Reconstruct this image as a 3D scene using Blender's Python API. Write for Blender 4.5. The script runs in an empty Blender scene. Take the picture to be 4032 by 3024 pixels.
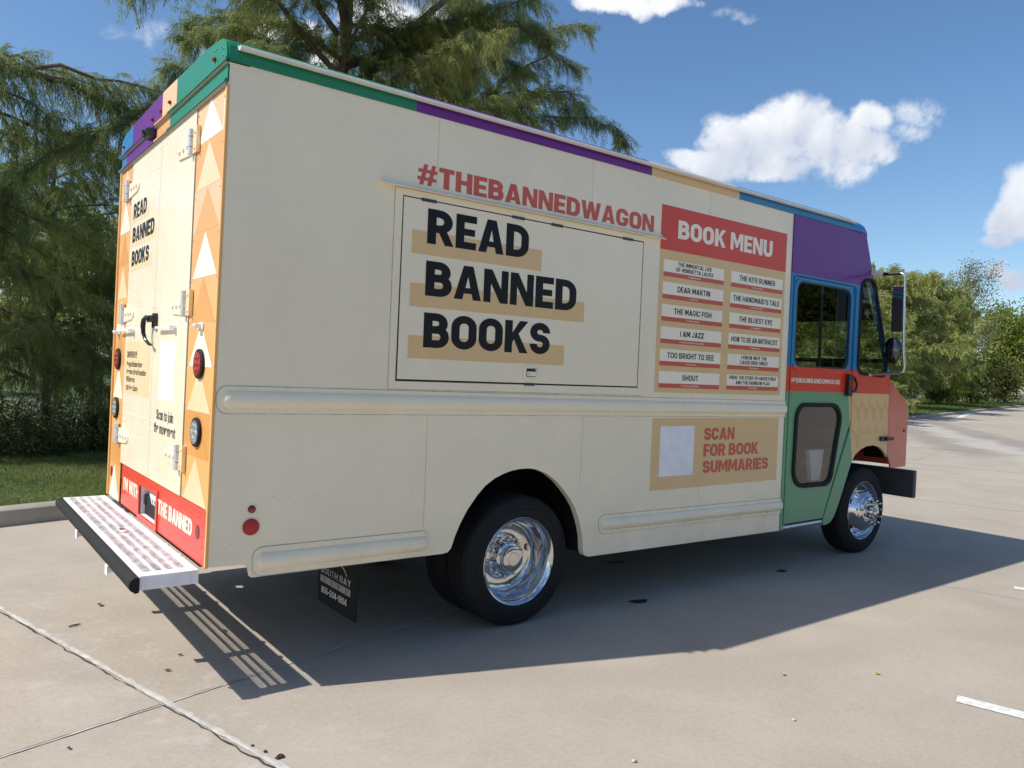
import bpy, bmesh, math, random
import numpy as np
from mathutils import Vector, Matrix
from mathutils.geometry import tessellate_polygon

# ------------------------------------------------------------------ camera, sky, sun, exposure
sc = bpy.context.scene
COL = sc.collection
cam_d = bpy.data.cameras.new('camera')
cam = bpy.data.objects.new('camera', cam_d); COL.objects.link(cam)
cam.location = (-1.0938, -3.6929, 1.5757)
cam.rotation_euler = (1.5543, -0.0412, -0.6530)
cam_d.sensor_fit = 'HORIZONTAL'; cam_d.sensor_width = 36.0
cam_d.lens = 36.0 * 3059.44 / 4032.0
cam_d.clip_start = 0.05; cam_d.clip_end = 4000
sc.camera = cam

SUN_DIR = Vector((-0.865, 0.285, 1.0)).normalized()          # towards the sun
SUN_EL = math.asin(SUN_DIR.z)
SUN_AZ = math.atan2(SUN_DIR.x, SUN_DIR.y)
sun_d = bpy.data.lights.new('sun', 'SUN'); sun = bpy.data.objects.new('sun', sun_d); COL.objects.link(sun)
sun_d.energy = 4.4; sun_d.angle = math.radians(0.5); sun_d.color = (1.0, 0.945, 0.855)
sun.rotation_euler = SUN_DIR.to_track_quat('Z', 'Y').to_euler(); sun.location = (-20, 6, 30)

sc.view_settings.view_transform = 'Standard'; sc.view_settings.look = 'None'
sc.view_settings.gamma = 1.0; sc.view_settings.use_curve_mapping = False
sc.view_settings.exposure = 0.23
sc.cycles.use_denoising = True
sc.cycles.max_bounces = 10; sc.cycles.transparent_max_bounces = 12
sc.cycles.caustics_reflective = False; sc.cycles.caustics_refractive = False
sc.cycles.sample_clamp_indirect = 6.0

class X:
    """tiny expression builder for math nodes"""
    def __init__(s, nt, sock): s.nt = nt; s.s = sock
    def op(s, kind, *others, clamp=False):
        n = s.nt.nodes.new('ShaderNodeMath'); n.operation = kind; n.use_clamp = clamp
        for i, v in enumerate((s,) + others):
            if isinstance(v, X): s.nt.links.new(v.s, n.inputs[i])
            else: n.inputs[i].default_value = v
        return X(s.nt, n.outputs[0])
    def __add__(s, o): return s.op('ADD', o)
    def __sub__(s, o): return s.op('SUBTRACT', o)
    def __mul__(s, o): return s.op('MULTIPLY', o)
    def __truediv__(s, o): return s.op('DIVIDE', o)
    def __gt__(s, o): return s.op('GREATER_THAN', o)
    def __lt__(s, o): return s.op('LESS_THAN', o)
    def max(s, o): return s.op('MAXIMUM', o)
    def min(s, o): return s.op('MINIMUM', o)
    def clamp(s): return s.op('ADD', 0.0, clamp=True)
    def smooth(s, a, b):
        n = s.nt.nodes.new('ShaderNodeMapRange'); n.interpolation_type = 'SMOOTHSTEP'
        s.nt.links.new(s.s, n.inputs[0]); n.inputs[1].default_value = a; n.inputs[2].default_value = b
        return X(s.nt, n.outputs[0])

def vdot(nt, vec, c):
    n = nt.nodes.new('ShaderNodeVectorMath'); n.operation = 'DOT_PRODUCT'
    nt.links.new(vec, n.inputs[0]); n.inputs[1].default_value = c
    return X(nt, n.outputs['Value'])
def noise(nt, vec, scale, detail=6, rough=0.55, dist=0.0, off=None):
    if off is not None:
        a = nt.nodes.new('ShaderNodeVectorMath'); a.operation = 'ADD'
        nt.links.new(vec, a.inputs[0]); a.inputs[1].default_value = off; vec = a.outputs[0]
    n = nt.nodes.new('ShaderNodeTexNoise'); nt.links.new(vec, n.inputs['Vector'])
    n.inputs['Scale'].default_value = scale; n.inputs['Detail'].default_value = detail
    n.inputs['Roughness'].default_value = rough; n.inputs['Distortion'].default_value = dist
    return X(nt, n.outputs[0])
def mixc(nt, f, a, b):
    n = nt.nodes.new('ShaderNodeMix'); n.data_type = 'RGBA'
    for s, v in ((n.inputs[0], f), (n.inputs[6], a), (n.inputs[7], b)):
        if isinstance(v, X): nt.links.new(v.s, s)
        elif isinstance(v, bpy.types.NodeSocket): nt.links.new(v, s)
        else: s.default_value = v if not isinstance(v, tuple) or len(v) == 4 else (*v, 1)
    return n.outputs[2]

def build_sky():
    w = bpy.data.worlds.new('World'); sc.world = w; w.use_nodes = True
    nt = w.node_tree; bg = nt.nodes['Background']
    sky = nt.nodes.new('ShaderNodeTexSky'); sky.sky_type = 'NISHITA'; sky.sun_disc = False
    sky.sun_elevation = SUN_EL; sky.sun_rotation = SUN_AZ
    sky.altitude = 200; sky.air_density = 1.0; sky.dust_density = 0.8; sky.ozone_density = 2.6
    tc = nt.nodes.new('ShaderNodeTexCoord'); D = tc.outputs['Generated']
    d = Vector((.608, .794, 0)).normalized(); r = Vector((d.y, -d.x, 0))
    fd = vdot(nt, D, d); k = fd.max(0.05)
    dz = vdot(nt, D, (0, 0, 1))
    n1 = noise(nt, D, 9, 9, 0.62); n2 = noise(nt, D, 17, 10, 0.62, off=(3, 1, 2), dist=.25)
    warp = noise(nt, D, 11, 5, 0.6, off=(7, 3, 9)) - 0.5
    a = vdot(nt, D, r) / k + warp * 0.085; b = dz / k + (n1 - 0.5) * 0.06
    blobs = [(.3104,.3062,.0649,.0387,1),(.3552,.3209,.0552,.0420,1),(.3987,.2968,.0650,.0388,1),(.4551,.3402,.0340,.0225,.9),
      (.4437,.3084,.0455,.0291,1),(.2661,.2784,.0487,.0227,1),(.2136,.2860,.0325,.0145,.8),(.3249,.2743,.0650,.0195,1),
      (.5033,.3529,.036,.022,.40),(.5268,.3597,.028,.022,.40),(.4985,.3288,.022,.017,.36),
      (.1207,.4810,.0486,.0180,.85),(.1822,.4840,.0422,.0128,.75),(.0845,.4874,.0389,.0192,.85),
      (.6369,.2223,.0358,.0291,1),(.6613,.2557,.0422,.0486,1),(.6222,.1924,.0293,.0114,.8),(.6284,.1667,.0147,.0058,.5),
      (.6277,.1487,.0195,.0130,.7),(.6446,.1380,.0228,.0163,.8),(-.4774,.4096,.0162,.0080,.02),(-.4506,.3848,.0195,.0129,.12),
      (-.4151,.3928,.0292,.0193,.3),(-.2992,.4233,.0518,.0193,.9),(-.1670,.4481,.0810,.0289,.9),(-.0719,.4230,.0584,.0257,.9),
      (-.2554,.3799,.0260,.0194,.9),(.2637,.4722,.0194,.0080,.2),(.3513,.4725,.0097,.0097,.2)]
    dens = None; top = None
    for (ca, cb, ra, rb, s) in blobs:
        u = (a - ca) * (1 / (ra * 1.25)); v = (b - cb) * (1 / (rb * 1.25))
        q = (u * u + v * v) * -s + s
        dens = q if dens is None else dens.max(q)
        t = (q > 0.0) * (v * 0.5)
        top = t if top is None else top.max(t)
    front = fd > 0.15
    dens = dens * front - (fd < 0.15)
    core = dens * 1.15 + (n2 - 0.5) * 2.1 + (n1 - 0.5) * .9
    mask = core.smooth(0.10, 0.88)
    # the part of the sky behind and beside the camera: the same fair-weather cumulus
    g = noise(nt, D, 3.2, 8, 0.6, off=(5, 5, 1))
    other = g.smooth(0.54, 0.66) * (fd < 0.1) * dz.smooth(0.06, 0.2) * 0.9
    mask = mask.max(other)
    # cloud tone: bright towards the sun side, greyer in the thick lower middle
    n3 = noise(nt, D, 17, 5, 0.5, off=(3 - .022, 1 + .006, 2 + .026), dist=.25); n4 = noise(nt, D, 17, 5, 0.5, off=(3, 1, 2), dist=.25)
    relief = (n4 - n3) * 1.5
    tone = (relief + (b - .285) * 4.2 + 0.60 - dens * 0.16 + (n1 - .5) * .3).clamp()
    cloud = mixc(nt, tone, (4.0, 4.4, 5.3, 1), (6.9, 7.0, 7.2, 1))
    # deepen the blue away from the horizon the way a polarised phone picture shows it
    hsv = nt.nodes.new('ShaderNodeHueSaturation'); hsv.inputs['Saturation'].default_value = 1.14
    nt.links.new(sky.outputs[0], hsv.inputs['Color'])
    col = mixc(nt, mask * 0.97, hsv.outputs[0], cloud)
    nt.links.new(col, bg.inputs['Color']); bg.inputs['Strength'].default_value = 0.125
    w.cycles.sampling_method = 'MANUAL'; w.cycles.sample_map_resolution = 1024
build_sky()

# ------------------------------------------------------------------ materials
def lin(r, g, b):
    f = lambda c: (c / 255 / 12.92) if c / 255 <= .04045 else ((c / 255 + .055) / 1.055) ** 2.4
    return (f(r), f(g), f(b))
def new_mat(name):
    m = bpy.data.materials.new(name); m.use_nodes = True
    return m, m.node_tree, m.node_tree.nodes['Principled BSDF']
def bump(nt, bsdf, h, strength, dist=0.01):
    b = nt.nodes.new('ShaderNodeBump'); b.inputs['Strength'].default_value = strength; b.inputs['Distance'].default_value = dist
    nt.links.new(h.s, b.inputs['Height']); nt.links.new(b.outputs[0], bsdf.inputs['Normal'])
def objco(nt):
    return nt.nodes.new('ShaderNodeTexCoord').outputs['Object']
def mat(name, rgb, rough=0.5, metal=0.0, coat=0.0, var=0.06, vscale=6, bmp=0.0, bscale=40, spec=0.5):
    m, nt, p = new_mat(name)
    co = objco(nt)
    n = noise(nt, co, vscale, 5)
    c0 = tuple(c * (1 - var) for c in rgb); c1 = tuple(min(1, c * (1 + var)) for c in rgb)
    nt.links.new(mixc(nt, n.smooth(.3, .7), (*c0, 1), (*c1, 1)), p.inputs['Base Color'])
    nr = noise(nt, co, vscale * 4, 4, off=(2, 2, 2))
    nt.links.new((nr * (rough * .3) + rough * .85).s, p.inputs['Roughness'])
    p.inputs['Metallic'].default_value = metal; p.inputs['Coat Weight'].default_value = coat; p.inputs['Coat Roughness'].default_value = .08
    p.inputs['Specular IOR Level'].default_value = spec
    if bmp: bump(nt, p, noise(nt, co, bscale, 3, off=(1, 4, 2)), bmp)
    return m
def paint(name, rgb, rough=0.32, wave=0.05, var=0.035):
    """vehicle paint / vinyl wrap: slightly wavy sheet metal, thin dust film"""
    m, nt, p = new_mat(name); co = objco(nt)
    n = noise(nt, co, 2.2, 6, .6); n2 = noise(nt, co, 60, 3, off=(4, 1, 1))
    c0 = tuple(c * (1 - var) for c in rgb); c1 = tuple(min(1, c * (1 + var)) for c in rgb)
    c = mixc(nt, (n * .7 + n2 * .3).smooth(.3, .7), (*c0, 1), (*c1, 1))
    nt.links.new(c, p.inputs['Base Color'])
    nt.links.new((noise(nt, co, 5, 5, off=(9, 2, 2)) * .16 + (rough - .08)).s, p.inputs['Roughness'])
    p.inputs['Coat Weight'].default_value = .08; p.inputs['Coat Roughness'].default_value = .12
    p.inputs['Specular IOR Level'].default_value = .38
    bump(nt, p, noise(nt, co, 1.7, 2, off=(3, 3, 3)) + noise(nt, co, 9, 2) * .08, wave, .12)
    return m
M = {}
def cream_paint():
    m = paint('cream_paint', lin(243, 232, 205), .26, .12); nt = m.node_tree; p = nt.nodes['Principled BSDF']; co = objco(nt)
    base = p.inputs['Base Color'].links[0].from_socket
    sp = nt.nodes.new('ShaderNodeSeparateXYZ'); nt.links.new(co, sp.inputs[0]); x = X(nt, sp.outputs[0]); z = X(nt, sp.outputs[2])
    cmb = nt.nodes.new('ShaderNodeCombineXYZ'); nt.links.new((x * 16).s, cmb.inputs[0]); nt.links.new((z * 1.1).s, cmb.inputs[2])
    run = noise(nt, cmb.outputs[0], 1, 4, .6).smooth(.58, .74)                     # thin run-off streaks
    low = z.smooth(.95, .42) * noise(nt, co, 5, 5, .65, off=(2, 0, 5)).smooth(.40, .70)   # road film thrown up along the skirt
    scuff = noise(nt, co, 3.2, 6, .7, off=(1, 8, 3)).smooth(.60, .72)
    c = mixc(nt, (run * .05 + low * .16 + scuff * .03).clamp(), base, (.30, .26, .20, 1))
    nt.links.new(c, p.inputs['Base Color']); p.inputs['Coat Weight'].default_value = .2
    return m
M['cream'] = cream_paint(); M['seam'] = mat('seam_dirt', (.46, .425, .355), .8, var=.3, vscale=12)
M['peach'] = paint('peach_vinyl', lin(236, 194, 150)); M['orange'] = paint('orange_vinyl', lin(226, 170, 106))
M['lpeach'] = paint('light_peach_vinyl', lin(238, 212, 170)); M['dorange'] = paint('deep_orange_vinyl', lin(220, 158, 90))
M['ivory'] = paint('ivory_vinyl', lin(248, 240, 218)); M['mango'] = paint('mango_vinyl', lin(232, 178, 112))
M['green'] = paint('green_paint', lin(38, 128, 92)); M['sage'] = paint('sage_green_paint', lin(112, 162, 126))
M['purple'] = paint('purple_paint', lin(106, 40, 134)); M['blue'] = paint('blue_paint', lin(44, 126, 178))
M['tan'] = paint('tan_vinyl', lin(226, 192, 140)); M['tan2'] = paint('darker_tan_vinyl', lin(213, 177, 123))
M['red'] = paint('red_vinyl', lin(216, 74, 56)); M['brick'] = paint('brick_red_vinyl', lin(204, 94, 78))
M['salmon'] = paint('salmon_paint', lin(206, 104, 86), .16, .14); M['salmon'].node_tree.nodes['Principled BSDF'].inputs['Coat Weight'].default_value = .6
M['ink'] = mat('black_vinyl', (.006, .0065, .008), .42, spec=.3, var=.2); M['white'] = paint('white_paint', lin(238, 238, 236))
M['card'] = mat('white_card', lin(236, 238, 242), .4)
M['black'] = mat('black_plastic', (.012, .012, .013), .4, var=.2)
M['rubber'] = mat('rubber', (.0065, .0065, .007), .82, var=.25, vscale=20, bmp=.2, bscale=120)
M['dark'] = mat('dark_underbody', (.012, .011, .011), .8, var=.4)
M['grey'] = mat('dark_grey_paint', (.045, .05, .06), .5, var=.15)
M['alu'] = mat('aluminium', (.62, .62, .62), .33, 1.0, var=.08, vscale=30)
M['steel'] = mat('galvanised_steel', (.66, .67, .7), .45, .5, var=.1, vscale=25)
M['wsteel'] = mat('worn_white_steel', lin(236, 234, 238), .45, var=.07, vscale=14)
M['grate'] = mat('worn_grating_steel', (.78, .78, .80), .45, .0, var=.25, vscale=18)
M['chrome'] = mat('chrome', (.66, .66, .67), .10, 1.0, var=.10, vscale=14)
M['redlens'] = mat('red_lens', (.35, .008, .012), .15, coat=.6, var=.3, vscale=60)
M['clearlens'] = mat('clear_lens', (.55, .56, .58), .12, .5, coat=.6, var=.25, vscale=60)
M['gutter'] = mat('pale_gutter', lin(226, 224, 218), .4, .15)
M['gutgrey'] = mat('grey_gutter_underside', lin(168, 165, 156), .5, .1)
M['flapgrey'] = mat('shade_greyed_print', (.42, .42, .41), .8, var=.2)  # white flap print, greyed in its colour for the shade under the van
M['seat'] = mat('grey_seat', (.03, .03, .035), .8)
M['mirror'] = mat('mirror_glass', (.20, .21, .23), .02, 1.0, var=.0)
def glass(name, tint=(.70, .76, .72), refl=.03):
    m, nt, p = new_mat(name); nt.nodes.remove(p)
    out = nt.nodes['Material Output']
    tr = nt.nodes.new('ShaderNodeBsdfTransparent'); tr.inputs[0].default_value = (*tint, 1)
    gl = nt.nodes.new('ShaderNodeBsdfGlossy'); gl.inputs['Roughness'].default_value = .01
    lw = nt.nodes.new('ShaderNodeLayerWeight'); lw.inputs[0].default_value = .5
    mx = nt.nodes.new('ShaderNodeMixShader'); f = (X(nt, lw.outputs['Facing']).op('POWER', 4.5) * .75 + refl).min(1.0)
    nt.links.new(f.s, mx.inputs[0]); nt.links.new(tr.outputs[0], mx.inputs[1]); nt.links.new(gl.outputs[0], mx.inputs[2])
    nt.links.new(mx.outputs[0], out.inputs[0]); return m
M['glass'] = glass('window_glass')
M['dglass'] = glass('dark_window_glass', (.62, .64, .64), .13)

def cab_paint():
    """cab wrap: purple, blue, red and green bands, tan front quarter, split by height and position on the panel"""
    m, nt, p = new_mat('cab_wrap'); co = objco(nt)
    sp = nt.nodes.new('ShaderNodeSeparateXYZ'); nt.links.new(co, sp.inputs[0])
    x = X(nt, sp.outputs[0]); z = X(nt, sp.outputs[2])
    c = mixc(nt, z > 1.506, (*lin(106, 160, 122), 1), (*lin(218, 70, 48), 1))
    # right of the slanted seam the lower panel is tan
    seam = x - ((z - 0.89) * (-0.163) + 5.645)
    tan = (seam > 0.0) * (z < 1.503)
    c = mixc(nt, tan, c, (*lin(224, 188, 134), 1))
    c = mixc(nt, z > 1.712, c, (*lin(44, 126, 178), 1))
    c = mixc(nt, z > 2.478, c, (*lin(106, 40, 134), 1))
    nt.links.new(c, p.inputs['Base Color']); p.inputs['Roughness'].default_value = .3
    p.inputs['Coat Weight'].default_value = .08; p.inputs['Specular IOR Level'].default_value = .35
    bump(nt, p, noise(nt, co, 1.7, 2, off=(3, 3, 3)) + noise(nt, co, 9, 2) * .08, .06, .12)
    return m
M['cab'] = cab_paint()

# ------------------------------------------------------------------ mesh builder
class MB:
    def __init__(s): s.v = []; s.f = []; s.m = []
    def add(s, vs, fs, mi=0):
        o = len(s.v); s.v += [tuple(v) for v in vs]; s.f += [tuple(i + o for i in f) for f in fs]; s.m += [mi] * len(fs); return s
    def box(s, x0, x1, y0, y1, z0, z1, mi=0):
        return s.add([(x, y, z) for z in (z0, z1) for y in (y0, y1) for x in (x0, x1)],
            [(0, 2, 3, 1), (4, 5, 7, 6), (0, 1, 5, 4), (2, 6, 7, 3), (0, 4, 6, 2), (1, 3, 7, 5)], mi)
    def prism(s, pts, f, a, b, mi=0):
        """pts 2-D outline, f(p, q, depth) -> xyz, extruded from depth a to b"""
        n = len(pts)
        vs = [f(p, q, a) for p, q in pts] + [f(p, q, b) for p, q in pts]
        fs = [tuple(range(n - 1, -1, -1)), tuple(range(n, 2 * n))] + [(i, (i + 1) % n, n + (i + 1) % n, n + i) for i in range(n)]
        return s.add(vs, fs, mi)
    def poly(s, loops, f, d, mi=0, thick=0.0):
        """filled outline with holes; loops[0] outer"""
        tris = tessellate_polygon([[Vector((p, q, 0)) for p, q in L] for L in loops])
        fl = [pq for L in loops for pq in L]
        s.add([f(p, q, d) for p, q in fl], [tuple(t) for t in tris], mi)
        if thick:
            s.add([f(p, q, d + thick) for p, q in fl], [tuple(t)[::-1] for t in tris], mi)
            for L in loops:
                n = len(L)
                s.add([f(p, q, d) for p, q in L] + [f(p, q, d + thick) for p, q in L], [(i, (i + 1) % n, n + (i + 1) % n, n + i) for i in range(n)], mi)
        return s
    def tube(s, path, r, n=10, mi=0, closed=False):
        P = [Vector(p) for p in path]; R = r if isinstance(r, (list, tuple)) else [r] * len(P)
        m = len(P); rings = []
        ref = None
        for i, p in enumerate(P):
            a = P[i - 1] if (i > 0 or closed) else p; b = P[(i + 1) % m] if (i < m - 1 or closed) else p
            t = (b - a).normalized()
            if ref is None: ref = Vector((0, 0, 1)) if abs(t.z) < .9 else Vector((1, 0, 0))
            u = (ref - t * ref.dot(t)).normalized(); ref = u; w = t.cross(u)
            rings.append([p + (u * math.cos(2 * math.pi * k / n) + w * math.sin(2 * math.pi * k / n)) * R[i] for k in range(n)])
        vs = [v for R_ in rings for v in R_]; fs = []
        for i in range(m if closed else m - 1):
            j = (i + 1) % m
            fs += [(i * n + k, i * n + (k + 1) % n, j * n + (k + 1) % n, j * n + k) for k in range(n)]
        if not closed: fs += [tuple(range(n - 1, -1, -1)), tuple((m - 1) * n + k for k in range(n))]
        return s.add(vs, fs, mi)
    def lathe(s, prof, c, ax='y', n=48, sg=1, mi=0, a0=0.0):
        """prof [(radius, offset along axis)]"""
        vs = []
        for r, h in prof:
            for k in range(n):
                t = 2 * math.pi * k / n + a0; a, b = r * math.cos(t), r * math.sin(t)
                vs.append({'y': (c[0] + a, c[1] + sg * h, c[2] + b), 'x': (c[0] + sg * h, c[1] + a, c[2] + b), 'z': (c[0] + a, c[1] + b, c[2] + sg * h)}[ax])
        fs = [(i * n + k, i * n + (k + 1) % n, (i + 1) * n + (k + 1) % n, (i + 1) * n + k) for i in range(len(prof) - 1) for k in range(n)]
        return s.add(vs, fs, mi)
    def dome(s, c, nrm, r, h, n=7, mi=0):
        nrm = Vector(nrm).normalized(); u = nrm.orthogonal().normalized(); w = nrm.cross(u); c = Vector(c)
        ring = lambda rr, hh: [c + (u * math.cos(2 * math.pi * k / n) + w * math.sin(2 * math.pi * k / n)) * rr + nrm * hh for k in range(n)]
        vs = ring(r, 0) + ring(r * .75, h * .7) + [c + nrm * h]
        fs = [(k, (k + 1) % n, n + (k + 1) % n, n + k) for k in range(n)] + [(n + k, n + (k + 1) % n, 2 * n) for k in range(n)]
        return s.add(vs, fs, mi)
    def build(s, name, mats, parent=None, smooth=False, bevel=0, loc=None, recalc=True):
        me = bpy.data.meshes.new(name); me.from_pydata(s.v, [], s.f)
        if not isinstance(mats, (list, tuple)): mats = [mats]
        for m_ in mats: me.materials.append(M[m_] if isinstance(m_, str) else m_)
        if len(mats) > 1: me.polygons.foreach_set('material_index', s.m)
        if recalc:
            b = bmesh.new(); b.from_mesh(me); bmesh.ops.recalc_face_normals(b, faces=b.faces); b.to_mesh(me); b.free()
        if smooth:
            me.polygons.foreach_set('use_smooth', [True] * len(me.polygons)); me.set_sharp_from_angle(angle=math.radians(38))
        o = bpy.data.objects.new(name, me); COL.objects.link(o)
        if bevel:
            md = o.modifiers.new('bevel', 'BEVEL'); md.width = bevel; md.segments = 2; md.limit_method = 'ANGLE'; md.angle_limit = math.radians(40)
        if parent: o.parent = parent
        if loc: o.location = loc
        return o
def tag(o, label=None, cat=None, group=None, kind=None):
    for k, v in (('label', label), ('category', cat), ('group', group), ('kind', kind)):
        if v: o[k] = v
    return o
def empty(name, loc=(0, 0, 0), label=None, cat=None, group=None):
    o = bpy.data.objects.new(name, None); COL.objects.link(o); o.location = loc; o.empty_display_size = .3
    return tag(o, label, cat, group)
def fillet(pts, closed=False, seg=5):
    out = []; n = len(pts)
    for i, p in enumerate(pts):
        r = p[2] if len(p) > 2 else 0
        if r <= 0 or (not closed and i in (0, n - 1)): out.append((p[0], p[1])); continue
        a = Vector(pts[i - 1][:2]) - Vector(p[:2]); b = Vector(pts[(i + 1) % n][:2]) - Vector(p[:2])
        la, lb = a.length, b.length; a.normalize(); b.normalize()
        pr = pts[i - 1]; nx_ = pts[(i + 1) % n]; fa = .499 if len(pr) > 2 and (closed or i > 1) else .98; fb = .499 if len(nx_) > 2 and (closed or i < n - 2) else .98
        ang = a.angle(b); d = min(r / math.tan(ang / 2), la * fa, lb * fb); rr = d * math.tan(ang / 2)
        P = Vector(p[:2]); c = P + (a + b).normalized() * (rr / math.sin(ang / 2))
        s0 = P + a * d - c; s1 = P + b * d - c
        t0 = math.atan2(s0.y, s0.x); dt = math.atan2(s1.y, s1.x) - t0
        while dt > math.pi: dt -= 2 * math.pi
        while dt < -math.pi: dt += 2 * math.pi
        for k in range(seg + 1): t = t0 + dt * k / seg; out.append((c.x + rr * math.cos(t), c.y + rr * math.sin(t)))
    return out
def offs(L, d):
    n = len(L); out = []
    area = sum(L[i][0] * L[(i + 1) % n][1] - L[(i + 1) % n][0] * L[i][1] for i in range(n)); sg = 1 if area > 0 else -1
    for i in range(n):
        a, b, c = Vector(L[i - 1]), Vector(L[i]), Vector(L[(i + 1) % n])
        n0 = Vector(((b - a).y, -(b - a).x)).normalized(); n1 = Vector(((c - b).y, -(c - b).x)).normalized(); mm = (n0 + n1).normalized()
        out.append(tuple(b + mm * (d * sg)))
    return out
def rrect(a0, b0, a1, b1, r, seg=5): return fillet([(a0, b0, r), (a1, b0, r), (a1, b1, r), (a0, b1, r)], True, seg)

# ------------------------------------------------------------------ lettering: a bold grotesque drawn as outlines
T_ = .222; h_ = T_ / 2
def stroke(pts, closed=False, t=T_):
    """outline(s) of a constant-width stroke along pts"""
    P = [Vector(p) for p in pts]
    Q = [P[0]]
    for p in P[1:]:
        if (p - Q[-1]).length > 1e-4: Q.append(p)
    if closed and (Q[0] - Q[-1]).length < 1e-4: Q.pop()
    P = Q; n = len(P); L = []; R = []
    for i in range(n):
        a = P[i - 1] if (i > 0 or closed) else None; b = P[(i + 1) % n] if (i < n - 1 or closed) else None
        d0 = (P[i] - a).normalized() if a is not None else None; d1 = (b - P[i]).normalized() if b is not None else None
        d0 = d0 if d0 is not None else d1; d1 = d1 if d1 is not None else d0
        n0 = Vector((-d0.y, d0.x)); n1 = Vector((-d1.y, d1.x)); mm = (n0 + n1).normalized(); k = t / 2 / max(.35, mm.dot(n0))
        L.append(tuple(P[i] + mm * k)); R.append(tuple(P[i] - mm * k))
    return [L, R] if closed else [L + R[::-1]]
CUR = [T_]
def S(pts, closed=False, t=None): return stroke(fillet(pts, closed), closed, t or CUR[0])
def G(w, *pieces): return (w, pieces)
def rect(a, b, c, d): return [[(a, b), (c, b), (c, d), (a, d)]]
def ring(w, H=1.0, r=.24):
    t = CUR[0]; h = t / 2; return S([(h, h, r), (w - h, h, r), (w - h, H - h, r), (h, H - h, r)], True, t)
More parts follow.
